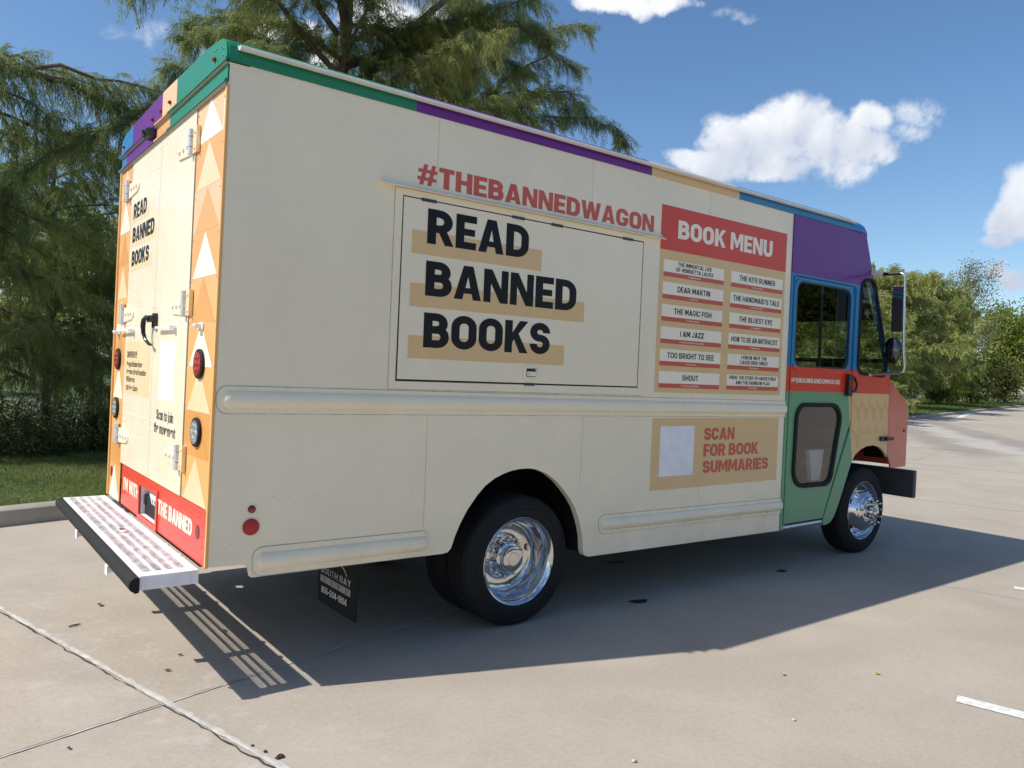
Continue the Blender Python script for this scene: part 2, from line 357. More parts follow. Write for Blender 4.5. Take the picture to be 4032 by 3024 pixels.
def make_glyphs(t, tl):
 GL = {}; CUR[0] = t; h = t / 2; hl = tl / 2; xh = .74
 GL.update({
 'A': G(.72, [[(0,0),(.235,1),(.485,1),(.72,0),(.50,0),(.462,.18),(.258,.18),(.22,0)], [(.296,.345),(.424,.345),(.36,.70)]]),
 'B': G(.66, rect(0,0,t,1), S([(t,1-h),(.62-h,1-h,.18),(.62-h,.52,.18),(t,.52)]), S([(t,.52),(.66-h,.52,.19),(.66-h,h,.19),(t,h)])),
 'C': G(.66, S([(.66-h,.64),(.66-h,1-h,.24),(h,1-h,.24),(h,h,.24),(.66-h,h,.24),(.66-h,.36)])),
 'D': G(.67, rect(0,0,t,1), S([(t,1-h),(.67-h,1-h,.26),(.67-h,h,.26),(t,h)])),
 'E': G(.55, rect(0,0,t,1), rect(t,0,.55,t-.01), rect(t,.40,.51,.60), rect(t,1-t+.01,.55,1)),
 'F': G(.53, rect(0,0,t,1), rect(t,.37,.49,.57), rect(t,1-t+.01,.53,1)),
 'G': G(.68, S([(.68-h,.66),(.68-h,1-h,.24),(h,1-h,.24),(h,h,.24),(.68-h,h,.24),(.68-h,.53)]), rect(.36,.36,.68-t,.53)),
 'H': G(.67, rect(0,0,t,1), rect(.67-t,0,.67,1), rect(t,.40,.67-t,.61)),
 'I': G(t, rect(0,0,t,1)),
 'J': G(.56, S([(.56-h,1),(.56-h,h,.2),(h,h,.2),(h,.33)])),
 'K': G(.70, rect(0,0,t,1), [[(t,.30),(t,.62),(.44,1),(.69,1),(.405,.60),(.70,0),(.455,0),(.272,.415)]]),
 'L': G(.52, rect(0,0,t,1), rect(t,0,.52,t-.01)),
 'M': G(.84, [[(0,0),(0,1),(.25,1),(.42,.50),(.59,1),(.84,1),(.84,0),(.645,0),(.645,.62),(.48,.16),(.36,.16),(.195,.62),(.195,0)]]),
 'N': G(.68, [[(0,0),(0,1),(.22,1),(.485,.42),(.485,1),(.68,1),(.68,0),(.46,0),(.195,.58),(.195,0)]]),
 'O': G(.69, ring(.69)), 'Q': G(.69, ring(.69)),
 'P': G(.64, rect(0,0,t,1), S([(t,1-h),(.64-h,1-h,.22),(.64-h,.42,.22),(t,.42)])),
 'R': G(.67, rect(0,0,t,1), S([(t,1-h),(.64-h,1-h,.22),(.64-h,.45,.22),(t,.45)]), [[(.27,.40),(.49,.42),(.68,0),(.455,0)]]),
 'S': G(.63, S([(.63-h,.68),(.63-h,1-h,.22),(h,1-h,.22),(h,.51,.19),(.63-h,.51,.19),(.63-h,h,.22),(h,h,.22),(h,.32)])),
 'T': G(.60, rect(0,1-t,.60,1), rect(.30-h,0,.30+h,1-t)),
 'U': G(.66, S([(h,1),(h,h,.24),(.66-h,h,.24),(.66-h,1)])),
 'V': G(.70, [[(0,1),(.235,1),(.35,.33),(.465,1),(.70,1),(.475,0),(.225,0)]]),
 'W': G(1.02, [[(0,1),(.215,1),(.295,.40),(.405,1),(.615,1),(.725,.40),(.805,1),(1.02,1),(.845,0),(.615,0),(.51,.55),(.405,0),(.175,0)]]),
 'X': G(.68, [[(0,0),(.22,.51),(.01,1),(.25,1),(.34,.74),(.43,1),(.67,1),(.46,.51),(.68,0),(.44,0),(.34,.28),(.24,0)]]),
 'Y': G(.68, [[(0,1),(.235,1),(.34,.66),(.445,1),(.68,1),(.443,.38),(.443,0),(.237,0),(.237,.38)]]),
 'Z': G(.60, [[(0,1),(.60,1),(.60,.80),(.25,.20),(.60,.20),(.60,0),(0,0),(0,.20),(.35,.80),(0,.80)]]),
 '0': G(.60, ring(.60)), '1': G(.36, rect(.155,0,.36,1), [[(.155,1),(.155,.78),(0,.66),(0,.84)]]),
 '4': G(.64, rect(.37,0,.37+t,1), [[(.37,1),(.37,.72),(.21,.37),(.37,.37),(.37,.19),(0,.19),(0,.36),(.25,1)]], rect(.37+t,.19,.64,.37)),
 '5': G(.60, rect(.04,.42,.04+t,1), rect(.04+t,1-t,.56,1), S([(.05,.53),(.60-h,.53,.2),(.60-h,h,.2),(h,h,.2),(h,.28)])),
 '6': G(.60, S([(h,h,.2),(.60-h,h,.2),(.60-h,.54,.2),(h,.54,.2)], True), S([(h,.32),(h,1-h,.2),(.55,1-h)])),
 '8': G(.60, S([(h+.03,.52,.17),(.57-h,.52,.17),(.57-h,1-h,.17),(h+.03,1-h,.17)], True), S([(h,h,.18),(.60-h,h,.18),(.60-h,.52,.18),(h,.52,.18)], True)),
 "'": G(.17, [[(.0,1),(.19,1),(.14,.66),(.03,.66)]]), '.': G(.2, rect(0,0,t,.2)), ':': G(.2, rect(0,0,t,.2), rect(0,.45,t,.65)),
 '-': G(.34, rect(0,.34,.34,.52)), ' ': G(.20,),
 '#': G(.78, [[(.10,0),(.27,1),(.42,1),(.25,0)]], [[(.40,0),(.57,1),(.72,1),(.55,0)]], rect(.03,.24,.74,.40), rect(.06,.60,.77,.76)),
 '@': G(.86, S([(.60,-.12),(.08,-.12,.3),(.08,.94,.3),(.79,.94,.3),(.79,.2,.1),(.62,.2,.1),(.62,.7)], False, .13), S([(.3,.24,.12),(.6,.24,.12),(.6,.66,.12),(.3,.66,.12)], True, .13)),
 })
 SL = lambda pts, closed=False: S(pts, closed, tl)
 bowl = lambda w: S([(hl, hl, .18), (w - hl, hl, .18), (w - hl, xh - hl, .18), (hl, xh - hl, .18)], True, tl)
 GL.update({
 'a': G(.52, bowl(.52), rect(.52-tl,0,.52,xh)), 'b': G(.54, rect(0,0,tl,1.03), bowl(.54)), 'c': G(.48, SL([(.48-hl,.5),(.48-hl,xh-hl,.17),(hl,xh-hl,.17),(hl,hl,.17),(.48-hl,hl,.17),(.48-hl,.24)])),
 'd': G(.54, rect(.54-tl,0,.54,1.03), bowl(.54)), 'e': G(.52, SL([(.52-hl,.2),(.52-hl,hl,.17),(hl,hl,.17),(hl,xh-hl,.17),(.52-hl,xh-hl,.17),(.52-hl,.36),(tl,.36)])),
 'f': G(.34, SL([(.10+hl,0),(.10+hl,1-hl,.14),(.36,1-hl)]), rect(0,.57,.36,.73)), 'g': G(.53, bowl(.53), SL([(.53-hl,xh),(.53-hl,-.18,.15),(.05,-.18)])),
 'h': G(.52, rect(0,0,tl,1.03), SL([(tl,xh-hl),(.52-hl,xh-hl,.18),(.52-hl,0)])), 'i': G(tl, rect(0,0,tl,xh), rect(0,.84,tl,1.02)), 'j': G(.2, SL([(hl+.03,xh),(hl+.03,-.2+hl,.1),(-.06,-.2+hl)]), rect(.03,.84,tl+.03,1.02)),
 'k': G(.52, rect(0,0,tl,1.03), [[(tl,.22),(tl,.45),(.32,xh),(.51,xh),(.33,.44),(.54,0),(.34,0),(.22,.3)]]), 'l': G(tl, rect(0,0,tl,1.03)),
 'm': G(.82, rect(0,0,tl,xh), SL([(tl,xh-hl),(.41+hl-.085,xh-hl,.15),(.41+hl-.085,0)]), SL([(.41,xh-hl),(.82-hl,xh-hl,.15),(.82-hl,0)])),
 'n': G(.52, rect(0,0,tl,xh), SL([(tl,xh-hl),(.52-hl,xh-hl,.18),(.52-hl,0)])), 'o': G(.54, bowl(.54)), 'p': G(.54, rect(0,-.25,tl,xh), bowl(.54)),
 'r': G(.36, rect(0,0,tl,xh), SL([(tl*.6,xh-hl-.02),(.37,xh-hl-.02)])), 's': G(.46, SL([(.46-hl,.52),(.46-hl,xh-hl,.14),(hl,xh-hl,.14),(hl,.37,.12),(.46-hl,.37,.12),(.46-hl,hl,.14),(hl,hl,.14),(hl,.2)])),
 't': G(.34, SL([(.08+hl,.95),(.08+hl,hl,.12),(.36,hl)]), rect(0,.57,.36,.73)), 'u': G(.52, SL([(hl,xh),(hl,hl,.17),(.52-hl,hl,.17)]), rect(.52-tl,0,.52,xh)),
 'v': G(.54, [[(0,xh),(.19,xh),(.27,.25),(.35,xh),(.54,xh),(.36,0),(.18,0)]]), 'w': G(.8, [[(0,xh),(.17,xh),(.235,.28),(.315,xh),(.485,xh),(.565,.28),(.63,xh),(.8,xh),(.65,0),(.48,0),(.4,.42),(.32,0),(.15,0)]]),
 'y': G(.54, [[(0,xh),(.19,xh),(.275,.25),(.35,xh),(.54,xh),(.29,-.24),(.10,-.24),(.185,0)]]),
 })
 return GL
BOLD = make_glyphs(.222, .145); SMALL = make_glyphs(.172, .13)
XS = 1.2
def lettering(parent, text, f, a0, b0, height, width=None, matl='ink', off=.002, name='lettering', align='l', gap=.062, maxs=None):
    """f(a, b, off) maps the panel plane to space; (a0, b0) = left (or centre) end of the baseline"""
    GL = BOLD if height > .07 else SMALL; gap = gap if height > .07 else .105
    mb = MB(); cur = 0; items = []
    for ch in text:
        w, pcs = GL[ch]; items.append((cur, pcs)); cur += w + gap
    cur -= gap
    sx = (width / cur) if width else height * XS
    if maxs and sx * cur > maxs: sx = maxs / cur
    st = a0 if align == 'l' else a0 - sx * cur / 2
    for x0, pcs in items:
        for k, loops in enumerate(pcs):
            mb.poly([[(st + (p + x0) * sx, b0 + q * height) for p, q in L] for L in loops], f, off + .00012 * k)
    return mb.build(name, matl, parent, recalc=False)
#BODY
# ------------------------------------------------------------------ the book truck
W_ = 2.33
truck = empty('step_van', (0, 0, 0), 'cream delivery step van wrapped as a bookmobile, with coloured cab and serving hatch', 'van')
SD = lambda a, b, o: (a, -o, b)                        # right side wall, o = how far it stands out
LS = lambda a, b, o: (a, W_ + o, b)                    # left side wall
def RR(a, b, o): return (.0109 * (b - 1.5) - o, a, b)   # rear wall, a = y
def RV(a, b, o): return (.0109 * (b - 1.5) - o, -a, b)  # rear wall, a running right as seen from behind
def rivets(mb, pts, f, nrm, r=.007, hh=.0035, mi=0, off=0.0):
    for p, q in pts: mb.dome(f(p, q, off), nrm, r, hh, 6, mi)
def row(p0, p1, step):
    n = max(1, round(math.hypot(p1[0] - p0[0], p1[1] - p0[1]) / step))
    return [(p0[0] + (p1[0] - p0[0]) * i / n, p0[1] + (p1[1] - p0[1]) * i / n) for i in range(n + 1)]
SN = (0, -1, 0); RN = (-1, 0, 0)

side_outline = [(-.0095, .605), (.165, .598), (.185, .588), (.198, .565), (.205, .532), (1.29, .527), (1.325, .532), (1.345, .552), (1.369, .618), (1.40, .685),
   (1.445, .76), (1.511, .842), (1.57, .898), (1.636, .938), (1.70, .962), (1.758, .977), (1.82, .985), (1.884, .986), (1.95, .978), (2.041, .944),
   (2.12, .893), (2.184, .835), (2.24, .775), (2.284, .718), (2.318, .65), (2.345, .58), (2.362, .515), (2.372, .43), (2.385, .398), (2.413, .385),
   (2.434, .383), (3.235, .373), (4.56, .356), (4.56, 2.953), (.0158, 2.953)]
mb = MB(); mb.prism(side_outline, SD, 0, -.045)
# riveted rows, panel seams and small dents of the right-hand skin
pts = row((1.247, 1.146), (2.249, 1.139), .100) + row((1.243, 1.10), (1.243, .80), .075) + [(1.213, .907), (1.202, .941), (1.207, 1.084)]
pts += row((.30, .909), (1.151, .906), .075) + [(1.102, .941), (1.107, 1.085)] + row((2.335, 1.168), (2.337, .855), .06) + row((2.35, .897), (2.84, .892), .085)
pts += row((2.84, .891), (3.464, .886), .07) + [(3.618, .673), (3.619, .468)] + row((3.60, .381), (4.47, .368), .066)
pts += row((.03, 2.915), (4.5, 2.918), .11) + row((.92, 2.47), (.92, 1.50), .14) + row((2.83, 2.40), (2.845, 1.49), .14) + row((.1, .70), (.1, 2.8), .19)
rivets(mb, pts, SD, SN)
for x, z0, z1 in ((1.157, 1.46, 2.94), (1.155, .69, 1.30), (2.321, 1.46, 2.94), (2.321, .86, 1.30), (3.51, .67, 1.29), (3.50, 1.46, 2.94)):
    MB().box(x, x + .0020, -.0009, .001, z0, z1).build('panel_seam', 'seam', truck)
body = mb.build('side_panel', 'cream', truck)
mb = MB(); mb.prism(side_outline, LS, 0, -.045); mb.build('side_panel', 'cream', truck)
# corner trim, inner floor, bulkhead, wheel wells
mb = MB(); mb.prism([(-.003, .60), (.017, .60), (.017, 2.845), (-.003, 2.845)], RR, -.010, .006); mb.build('corner_trim', 'mango', truck, bevel=.004)
mb = MB(); mb.prism([(W_ - .022, .60), (W_ + .004, .60), (W_ + .004, 2.87), (W_ - .022, 2.87)], RR, -.012, .012); mb.build('corner_trim', 'mango', truck, bevel=.004)
mb = MB(); mb.box(.05, 4.50, .05, W_ - .05, 1.02, 1.06); mb.box(4.44, 4.48, .05, W_ - .05, 1.06, 2.93); mb.build('cargo_floor', 'dark', truck)
for y0, y1 in ((.05, .62), (W_ - .62, W_ - .05)):
    mb = MB(); mb.box(1.30, 1.33, y0, y1, .56, 1.0); mb.box(2.40, 2.43, y0, y1, .40, 1.0)
    mb.box(1.30, 2.43, y0, y1, .995, 1.012); mb.box(1.33, 2.40, min(y1, W_ - y0) if y0 < 1 else y0 - .02, (min(y1, W_ - y0) if y0 < 1 else y0 - .02) + .02, .6, 1.0)
    mb.build('wheel_well', 'dark', truck)

# --- rub rails
def rub_rail(x0, x1, zc0, zc1, half, pl0, pl1, plz, round_front=True):
    zc = lambda x: zc0 + (zc1 - zc0) * (x - pl0) / (pl1 - pl0)
    mb = MB()
    pl = fillet([(pl0, zc(pl0) - plz, .05), (pl1, zc(pl1) - plz, .05 if round_front else .004), (pl1, zc(pl1) + plz, .05 if round_front else .004), (pl0, zc(pl0) + plz, .05)], True)
    MB().prism(offs(pl, .0035), SD, 0.0, .0011).build('caulk_line', 'seam', truck)
    mb.prism(pl, SD, 0.0, .0055)
    xs = [x0 + half * (1 - math.cos(t)) for t in np.linspace(0, math.pi / 2, 6)]
    rad = [max(.02, math.sin(t)) for t in np.linspace(0, math.pi / 2, 6)]
    xe = [x1 - half * .5 * (1 - math.cos(t)) for t in np.linspace(math.pi / 2, 0, 6)]; re_ = rad[::-1]
    X_ = xs + list(np.linspace(xs[-1], xe[0], 12)[1:-1]) + xe; Rd = rad + [1] * 10 + re_
    n = 14; vs = []
    for x, rr in zip(X_, Rd):
        for k in range(n + 1):
            a = math.pi * k / n; vs.append((x, -.003 - math.sin(a) * .026 * rr, zc(x) + math.cos(a) * half * rr))
    fs = [(i * (n + 1) + k, i * (n + 1) + k + 1, (i + 1) * (n + 1) + k + 1, (i + 1) * (n + 1) + k) for i in range(len(X_) - 1) for k in range(n)]
    mb.add(vs, fs)
    e = plz - .016
    for s in (-1, 1):
        rivets(mb, [(x, zc(x) + s * e) for x, _ in row((pl0 + .04, 0), (pl1 - .04, 0), .073)], SD, SN, off=.0055)
    return mb.build('rub_rail', 'cream', truck, smooth=True)
rub_rail(.036, 4.57, 1.388, 1.357, .042, .012, 4.565, .064, False)
rub_rail(.225, 1.183, .606, .600, .041, .208, 1.195, .069)
rub_rail(2.52, 4.575, .585, .562, .040, 2.503, 4.572, .062, False)

# --- drip rail, hatch frame, hatch
mb = MB(); mb.prism([(0, 2.535), (.040, 2.528), (.040, 2.533), (.004, 2.556), (0, 2.575)], lambda p, q, d: (d, -p, q), .807, 2.995); mb.build('drip_rail', 'cream', truck)
mb = MB(); mb.poly([[(.902, 1.456), (2.846, 1.447), (2.822, 2.53), (.902, 2.53)], [(.940, 1.497), (.946, 2.494), (2.811, 2.494), (2.811, 1.497)]], SD, 0.0005, thick=.0065)
hf = mb.build('hatch_frame', 'cream', truck, bevel=.002)
MB().poly([[(.8985, 1.4525), (2.8495, 1.4435), (2.8255, 2.53), (.8985, 2.53)], [(.93, 1.49), (.93, 2.50), (2.815, 2.50), (2.82, 1.49)]], SD, .0005).build('caulk_line', 'seam', hf)
mb = MB(); mb.prism([(.936, 1.492), (2.815, 1.492), (2.815, 2.498), (.942, 2.498)], SD, 0.0004, .0015); mb.build('hatch_gasket', 'black', truck)
hatch = MB().prism([(.9515, 1.509), (2.803, 1.506), (2.804, 2.486), (.9535, 2.488)], SD, .0018, .006).build('serving_hatch', 'cream', truck, bevel=.0015)
for x in (1.06, 1.679, 1.984, 2.608):
    MB().box(x, x + .094, -.013, -.002, 2.481, 2.497).build('hinge', 'grey', hatch, bevel=.002)
for x1, z0, z1 in ((1.918, 2.193, 2.320), (2.286, 1.906, 2.033), (2.131, 1.624, 1.750)):
    MB().prism([(1.010, z0), (x1, z0), (x1, z1), (1.010, z1)], SD, .0062, .0070).build('highlight_bar', 'tan', hatch)
for tx, x1, z0 in (('READ', 1.813, 2.256), ('BANNED', 2.214, 1.971), ('BOOKS', 2.010, 1.687)):
    lettering(hatch, tx, SD, 1.104, z0, .191, x1 - 1.104, 'ink', .0078)
lt = MB().prism(rrect(1.810, 1.529, 1.927, 1.613, .018), SD, .0062, .012).build('latch', 'cream', hatch, bevel=.003)
mb = MB(); mb.prism(rrect(1.832, 1.545, 1.908, 1.597, .006), SD, .0122, .013, 0); mb.prism(rrect(1.836, 1.549, 1.904, 1.578, .004), SD, .0131, .017, 1)
mb.prism(rrect(1.895, 1.585, 1.912, 1.602, .008), SD, .0131, .0165, 2); mb.prism(rrect(1.842, 1.556, 1.854, 1.568, .006), SD, .0171, .0185, 2)
mb.build('paddle', ['black', 'cream', 'alu'], lt)
MB().box(1.82, 1.90, -.012, -.002, 1.492, 1.505).build('catch', 'grey', hatch)
lettering(truck, '#THEBANNEDWAGON', SD, 1.027, 2.566, .117, 1.879, 'brick', .0012, 'hashtag_lettering')

# --- book menu
menu = MB().prism([(2.981, 1.470), (4.480, 1.468), (4.480, 2.7785), (2.981, 2.7785)], SD, .0004, .0012).build('menu_board', 'tan', truck)
ti = MB().prism([(2.9812, 2.470), (4.4798, 2.470), (4.4798, 2.7783), (2.9812, 2.7783)], SD, .0014, .0022).build('title_strip', 'red', menu)
lettering(menu, 'BOOK MENU', SD, 3.158, 2.563, .129, 1.129, 'ivory', .0028)
rows = [(['THE IMMORTAL LIFE', 'OF HENRIETTA LACKS'], 'BY REBECCA SKLOOT'), (['DEAR MARTIN'], 'BY NIC STONE'), (['THE MAGIC FISH'], 'BY TRUNG LE NGUYEN'),
  (['I AM JAZZ'], 'BY JESSICA HERTHEL AND JAZZ JENNINGS'), (['TOO BRIGHT TO SEE'], 'BY KYLE LUKOFF'), (['SHOUT'], 'BY LAURIE HALSE ANDERSON'),
  (['THE KITE RUNNER'], 'BY KHALED HOSSEINI'), (["THE HANDMAID'S TALE"], 'BY MARGARET ATWOOD'), (['THE BLUEST EYE'], 'BY TONI MORRISON'),
  (['HOW TO BE AN ANTIRACIST'], 'BY IBRAM X. KENDI'), (['I KNOW WHY THE', 'CAGED BIRD SINGS'], 'BY MAYA ANGELOU'), (['PRIDE: THE STORY OF HARVEY MILK', 'AND THE RAINBOW FLAG'], 'BY ROB SANDERS')]
for i, (ln, by) in enumerate(rows):
    c, r_ = divmod(i, 6); x0, x1 = ((3.0235, 3.694), (3.781, 4.446))[c]; zt = 2.403 - .1565 * r_; zb = zt - .117
    MB().prism([(x0, zb + .0315), (x1, zb + .0315), (x1, zt), (x0, zt)], SD, .0014, .0020).build('title_card', 'ivory', menu)
    MB().prism([(x0, zb), (x1, zb), (x1, zb + .0313), (x0, zb + .0313)], SD, .0014, .0020).build('author_strip', 'brick', menu)
    xc = (x0 + x1) / 2
    if len(ln) == 1: lettering(menu, ln[0], SD, xc, zb + .0545, .040, None, 'ink', .0026, 'title_lettering', 'c', maxs=.60)
    else:
        hh = .029 if i < 6 or 'PRIDE' not in ln[0] else .027
        for k, s_ in enumerate(ln): lettering(menu, s_, SD, xc, zb + .081 - k * .0385, hh, None, 'ink', .0026, 'title_lettering', 'c', maxs=.605)
    lettering(menu, by, SD, xc, zb + .0105, .0098, None, 'ivory', .0026, 'author_lettering', 'c')
# --- scan panel (the code itself is left out, its white card stays)
scan = MB().prism([(2.980, .779), (4.485, .781), (4.481, 1.285), (2.978, 1.289)], SD, .0004, .0012).build('scan_panel', 'tan', truck)
MB().prism([(3.067, .875), (3.433, .873), (3.432, 1.231), (3.065, 1.232)], SD, .0014, .0022).build('blank_card', 'card', scan)
for tx, x1, z0, hh in (('SCAN', 3.907, 1.123, .0925), ('FOR BOOK', 4.222, 1.001, .0935), ('SUMMARIES', 4.362, .877, .092)):
    lettering(scan, tx, SD, 3.546, z0, hh, x1 - 3.546, 'brick', .0026)
# --- side markers
def round_lamp(name, x, z, r, matl, parent, f=SD, rim=True):
    mb = MB(); ax = 'y' if f is SD else 'x'; c = f(x, z, 0)
    mb.lathe([(r * 1.12, -.001), (r * 1.12, .006), (r * 1.02, .008)], c, ax, 24, -1, 0); mb.lathe([(r * 1.0, .005), (r * .8, .012), (r * .4, .015), (.0005, .016)], c, ax, 24, -1, 1)
    return mb.build(name, ['black', matl], parent, smooth=True)
round_lamp('side_marker_lamp', .195, .863, .016, 'redlens', truck)
mb = MB(); mb.lathe([(.040, 0), (.040, .006), (.036, .009), (.0005, .010)], (.1935, 0, .778), 'y', 28, -1); mb.build('side_reflector', mat('red_reflector', lin(176, 44, 38), .35), truck, smooth=True)

# --- roof, colour bands, gutters
mb = MB()
prof = [(0.0, 2.953), (.006, 2.995), (.03, 3.035), (.09, 3.07), (.3, 3.093), (W_ / 2, 3.105), (W_ - .3, 3.093), (W_ - .09, 3.07), (W_ - .03, 3.035), (W_ - .006, 2.995), (W_, 2.953)]
mb.prism(prof, lambda p, q, d: (d, p, q), .012, 5.45); mb.build('roof', 'white', truck, smooth=True)
for yo, s in ((0, 1), (W_, -1)):
    for x0, x1, mi in ((.016, 1.007, 'green'), (1.007, 2.858, 'purple'), (2.858, 3.829, 'tan'), (3.829, 5.47, 'blue')):
        mb = MB(); mb.prism([(.002, 2.952), (-.008, 2.9545), (-.007, 2.99), (.001, 3.028), (.018, 3.050), (.05, 3.066), (.05, 3.05), (.012, 3.03)], lambda p, q, d: (d, yo + s * p, q), x0, x1)
        rivets(mb, row((x0 + .05, 2.975), (x1 - .05, 2.975), .11), lambda a, b, o: (a, yo - s * (.0075 + o), b), (0, -s, 0), .006, .003)
        tag(mb.build('roof_band', mi, truck), '%s band along the roof edge' % mi)
mb = MB()
for yo, s in ((0, 1), (W_, -1)):
    mb.prism([(.012, 3.020), (-.022, 3.004), (-.038, 3.010), (-.040, 3.022), (-.034, 3.026), (-.020, 3.016), (.012, 3.040)], lambda p, q, d: (d, yo + s * p, q), .055, 5.48)
mb.build('roof_gutter', 'gutter', truck)
# front roof cap
mb = MB(); vs = []; nx = 12
half = [(-.009, 2.952), (-.008, 2.99), (.004, 3.022), (.03, 3.045), (.09, 3.072), (.3, 3.095), (W_ / 2, 3.107)]
sec = half + [(W_ - y, z) for y, z in half[-2::-1]]; ny = len(sec)
for i in range(nx):
    a_ = i / (nx - 1) * math.pi / 2; x = 5.44 + .285 * math.sin(a_) ** .6; k_ = 1 - (1 - math.cos(a_)) ** 1.6
    for y, z in sec: vs.append((x, y + (.016 if y < .1 else -.016 if y > W_ - .1 else 0) * (1 - k_), 2.952 + (z - 2.952) * k_))
mb.add(vs, [(i * ny + j, i * ny + j + 1, (i + 1) * ny + j + 1, (i + 1) * ny + j) for i in range(nx - 1) for j in range(ny - 1)]); mb.build('roof_cap', 'blue', truck, smooth=True)

# rear header: upper face with rounded ends, two gutters that stand out from it
SEG = [(0, .877, 'green'), (.877, 1.193, 'peach'), (1.193, 1.980, 'purple'), (1.980, W_, 'blue')]
mats4 = ['green', 'peach', 'purple', 'blue']
mb = MB()
for k, (y0, y1, _) in enumerate(SEG):
    ys = sorted(set([y0 + (y1 - y0) * i / 8 for i in range(9)] + [q for q in (.004, .009, .02, .045, .07, W_ - .07, W_ - .045, W_ - .02, W_ - .009, W_ - .004) if y0 < q < y1]))
    def topz(y):
        return float(np.interp(min(y, W_ - y), [0, .006, .02, .045, .09, .3, W_ / 2], [2.985, 3.015, 3.045, 3.064, 3.080, 3.100, 3.112]))
    mb.prism([(y, 2.945) for y in ys] + [(y, max(topz(y), 2.97)) for y in ys[::-1]], RR, -.10, .012, k)
    for y in ys[1::3]: pass
for y, z in ((.05, 3.02), (.075, 3.035), (.16, 3.05), (.19, 3.05), (.05, 2.99), (W_ - .06, 3.02), (W_ - .06, 2.99)): mb.dome(RR(y, z, .012), RN, .008, .004, 6, 0 if y < 1 else 3)
header = mb.build('rear_header', mats4, truck, bevel=.006)
SEG2 = [(-.02, 1.037, 0), (1.037, 1.335, 1), (1.335, 2.185, 2), (2.185, W_ + .035, 3)]
for y0, y1, k in SEG2: pass
def lip(z, name):
    mb = MB()
    for y0, y1, k in SEG2:
        mb.prism([(.004, z + .010), (.018, z + .003), (.022, z), (.022, z - .011), (.018, z - .010), (.004, z - .001)], lambda p, q, d: RR(d, q, p), y0, y1, k)
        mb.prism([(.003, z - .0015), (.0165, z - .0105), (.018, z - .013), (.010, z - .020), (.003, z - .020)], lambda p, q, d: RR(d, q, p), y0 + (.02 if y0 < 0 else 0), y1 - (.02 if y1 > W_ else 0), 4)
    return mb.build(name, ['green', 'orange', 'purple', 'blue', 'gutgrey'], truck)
lip(2.959, 'upper_gutter'); lip(2.861, 'lower_gutter')
mb = MB()
for y0, y1, k in SEG2: mb.prism([(.003, 2.939), (.003, 2.859), (-.004, 2.859), (-.004, 2.939)], lambda p, q, d: RR(d, q, p), max(y0, 0), min(y1, W_), k)
mb.build('header_band', ['green', 'orange', 'purple', 'blue'], truck)
for y in (.177, .999, 1.208, 1.414, 2.236):
    mb = MB(); mb.lathe([(.011, 0), (.011, .006)], RR(y, 3.005, .012), 'x', 16, -1, 0); mb.lathe([(.010, .006), (.009, .012), (.006, .016), (.0005, .017)], RR(y, 3.005, .012), 'x', 16, -1, 1)
    mb.build('clearance_lamp', ['black', 'redlens'], truck, smooth=True)
mb = MB(); mb.prism(fillet([(.006, 2.895), (.055, 2.902, .015), (.060, 2.94, .015), (.006, 2.952)]), lambda p, q, d: RR(d, q, p), 1.375, 1.475, 0)
mb.prism([(.004, 2.888), (.05, 2.893), (.05, 2.897), (.004, 2.892)], lambda p, q, d: RR(d, q, p), 1.36, 1.475, 1); mb.prism([(.006, 2.892), (.050, 2.90), (.050, 2.934), (.006, 2.95)], lambda p, q, d: RR(d, q, p), 1.366, 1.374, 1)
mb.lathe([(.014, .0), (.014, .012), (.001, .013)], RR(1.425, 2.922, .058), 'x', 14, -1, 2)
mb.build('rear_camera', ['black', 'grey', 'black'], truck, bevel=.003)

# --- rear wall
def strip(y0, y1, z0, z1): return [(y0, z0), (y1, z0), (y1, z1), (y0, z1)]
mb = MB(); mb.prism(strip(.01, W_ - .01, .87, 2.95), RR, -.05, -.0045); mb.build('rear_frame', 'dark', truck)
def corner_panel(y0, y1, zlo, cells, tris, name='corner_panel'):
    mb = MB(); ms = ['orange', 'peach', 'lpeach', 'dorange', 'ivory', 'mango']
    for z0, z1, mi in cells: mb.prism(strip(y0, y1, max(z0, zlo), z1), RR, -.003, 0.0, mi)
    for k, (yl, yr, yc, z0, z1, mi) in enumerate(tris): mb.poly([[(yl, z0), (yr, z0), (yc, z1)]], RR, .0008, mi)
    rivets(mb, row((y0 + .02, zlo + .05), (y0 + .02, 2.8), .21) + row((y1 - .02, zlo + .05), (y1 - .02, 2.8), .21), RR, RN, .007, .004, 0)
    return mb.build(name, ms, truck)
zc = [2.85, 2.645, 2.415, 2.20, 1.972, 1.750, 1.533, 1.313, 1.093, .867]
cc = [1, 0, 1, 0, 5, 0, 5, 3, 5]; tc_ = [4, 2, 0, 4, 3, 4, 2, 3, 2]
cells = [(zc[i + 1], zc[i], cc[i]) for i in range(9)]
tris = [(.437, .040, .25, zc[i + 1] + .002, zc[i] - .003, tc_[i]) for i in range(9)]
corner_panel(.0175, .470, .867, cells, tris)
zl = [2.85, 2.63, 2.405, 2.185, 1.957, 1.745, 1.51, 1.283, 1.07, .84, .60]
cl = [0, 1, 5, 0, 5, 0, 5, 0, 3, 0]; tl_ = [2, 4, 3, 2, 4, 3, 4, 5, 3, 4]
corner_panel(1.962, W_ - .022, .60, [(zl[i + 1], zl[i], cl[i]) for i in range(10)], [(2.300, 1.985, 2.150, zl[i + 1] + .002, zl[i] - .004, tl_[i]) for i in range(10)])
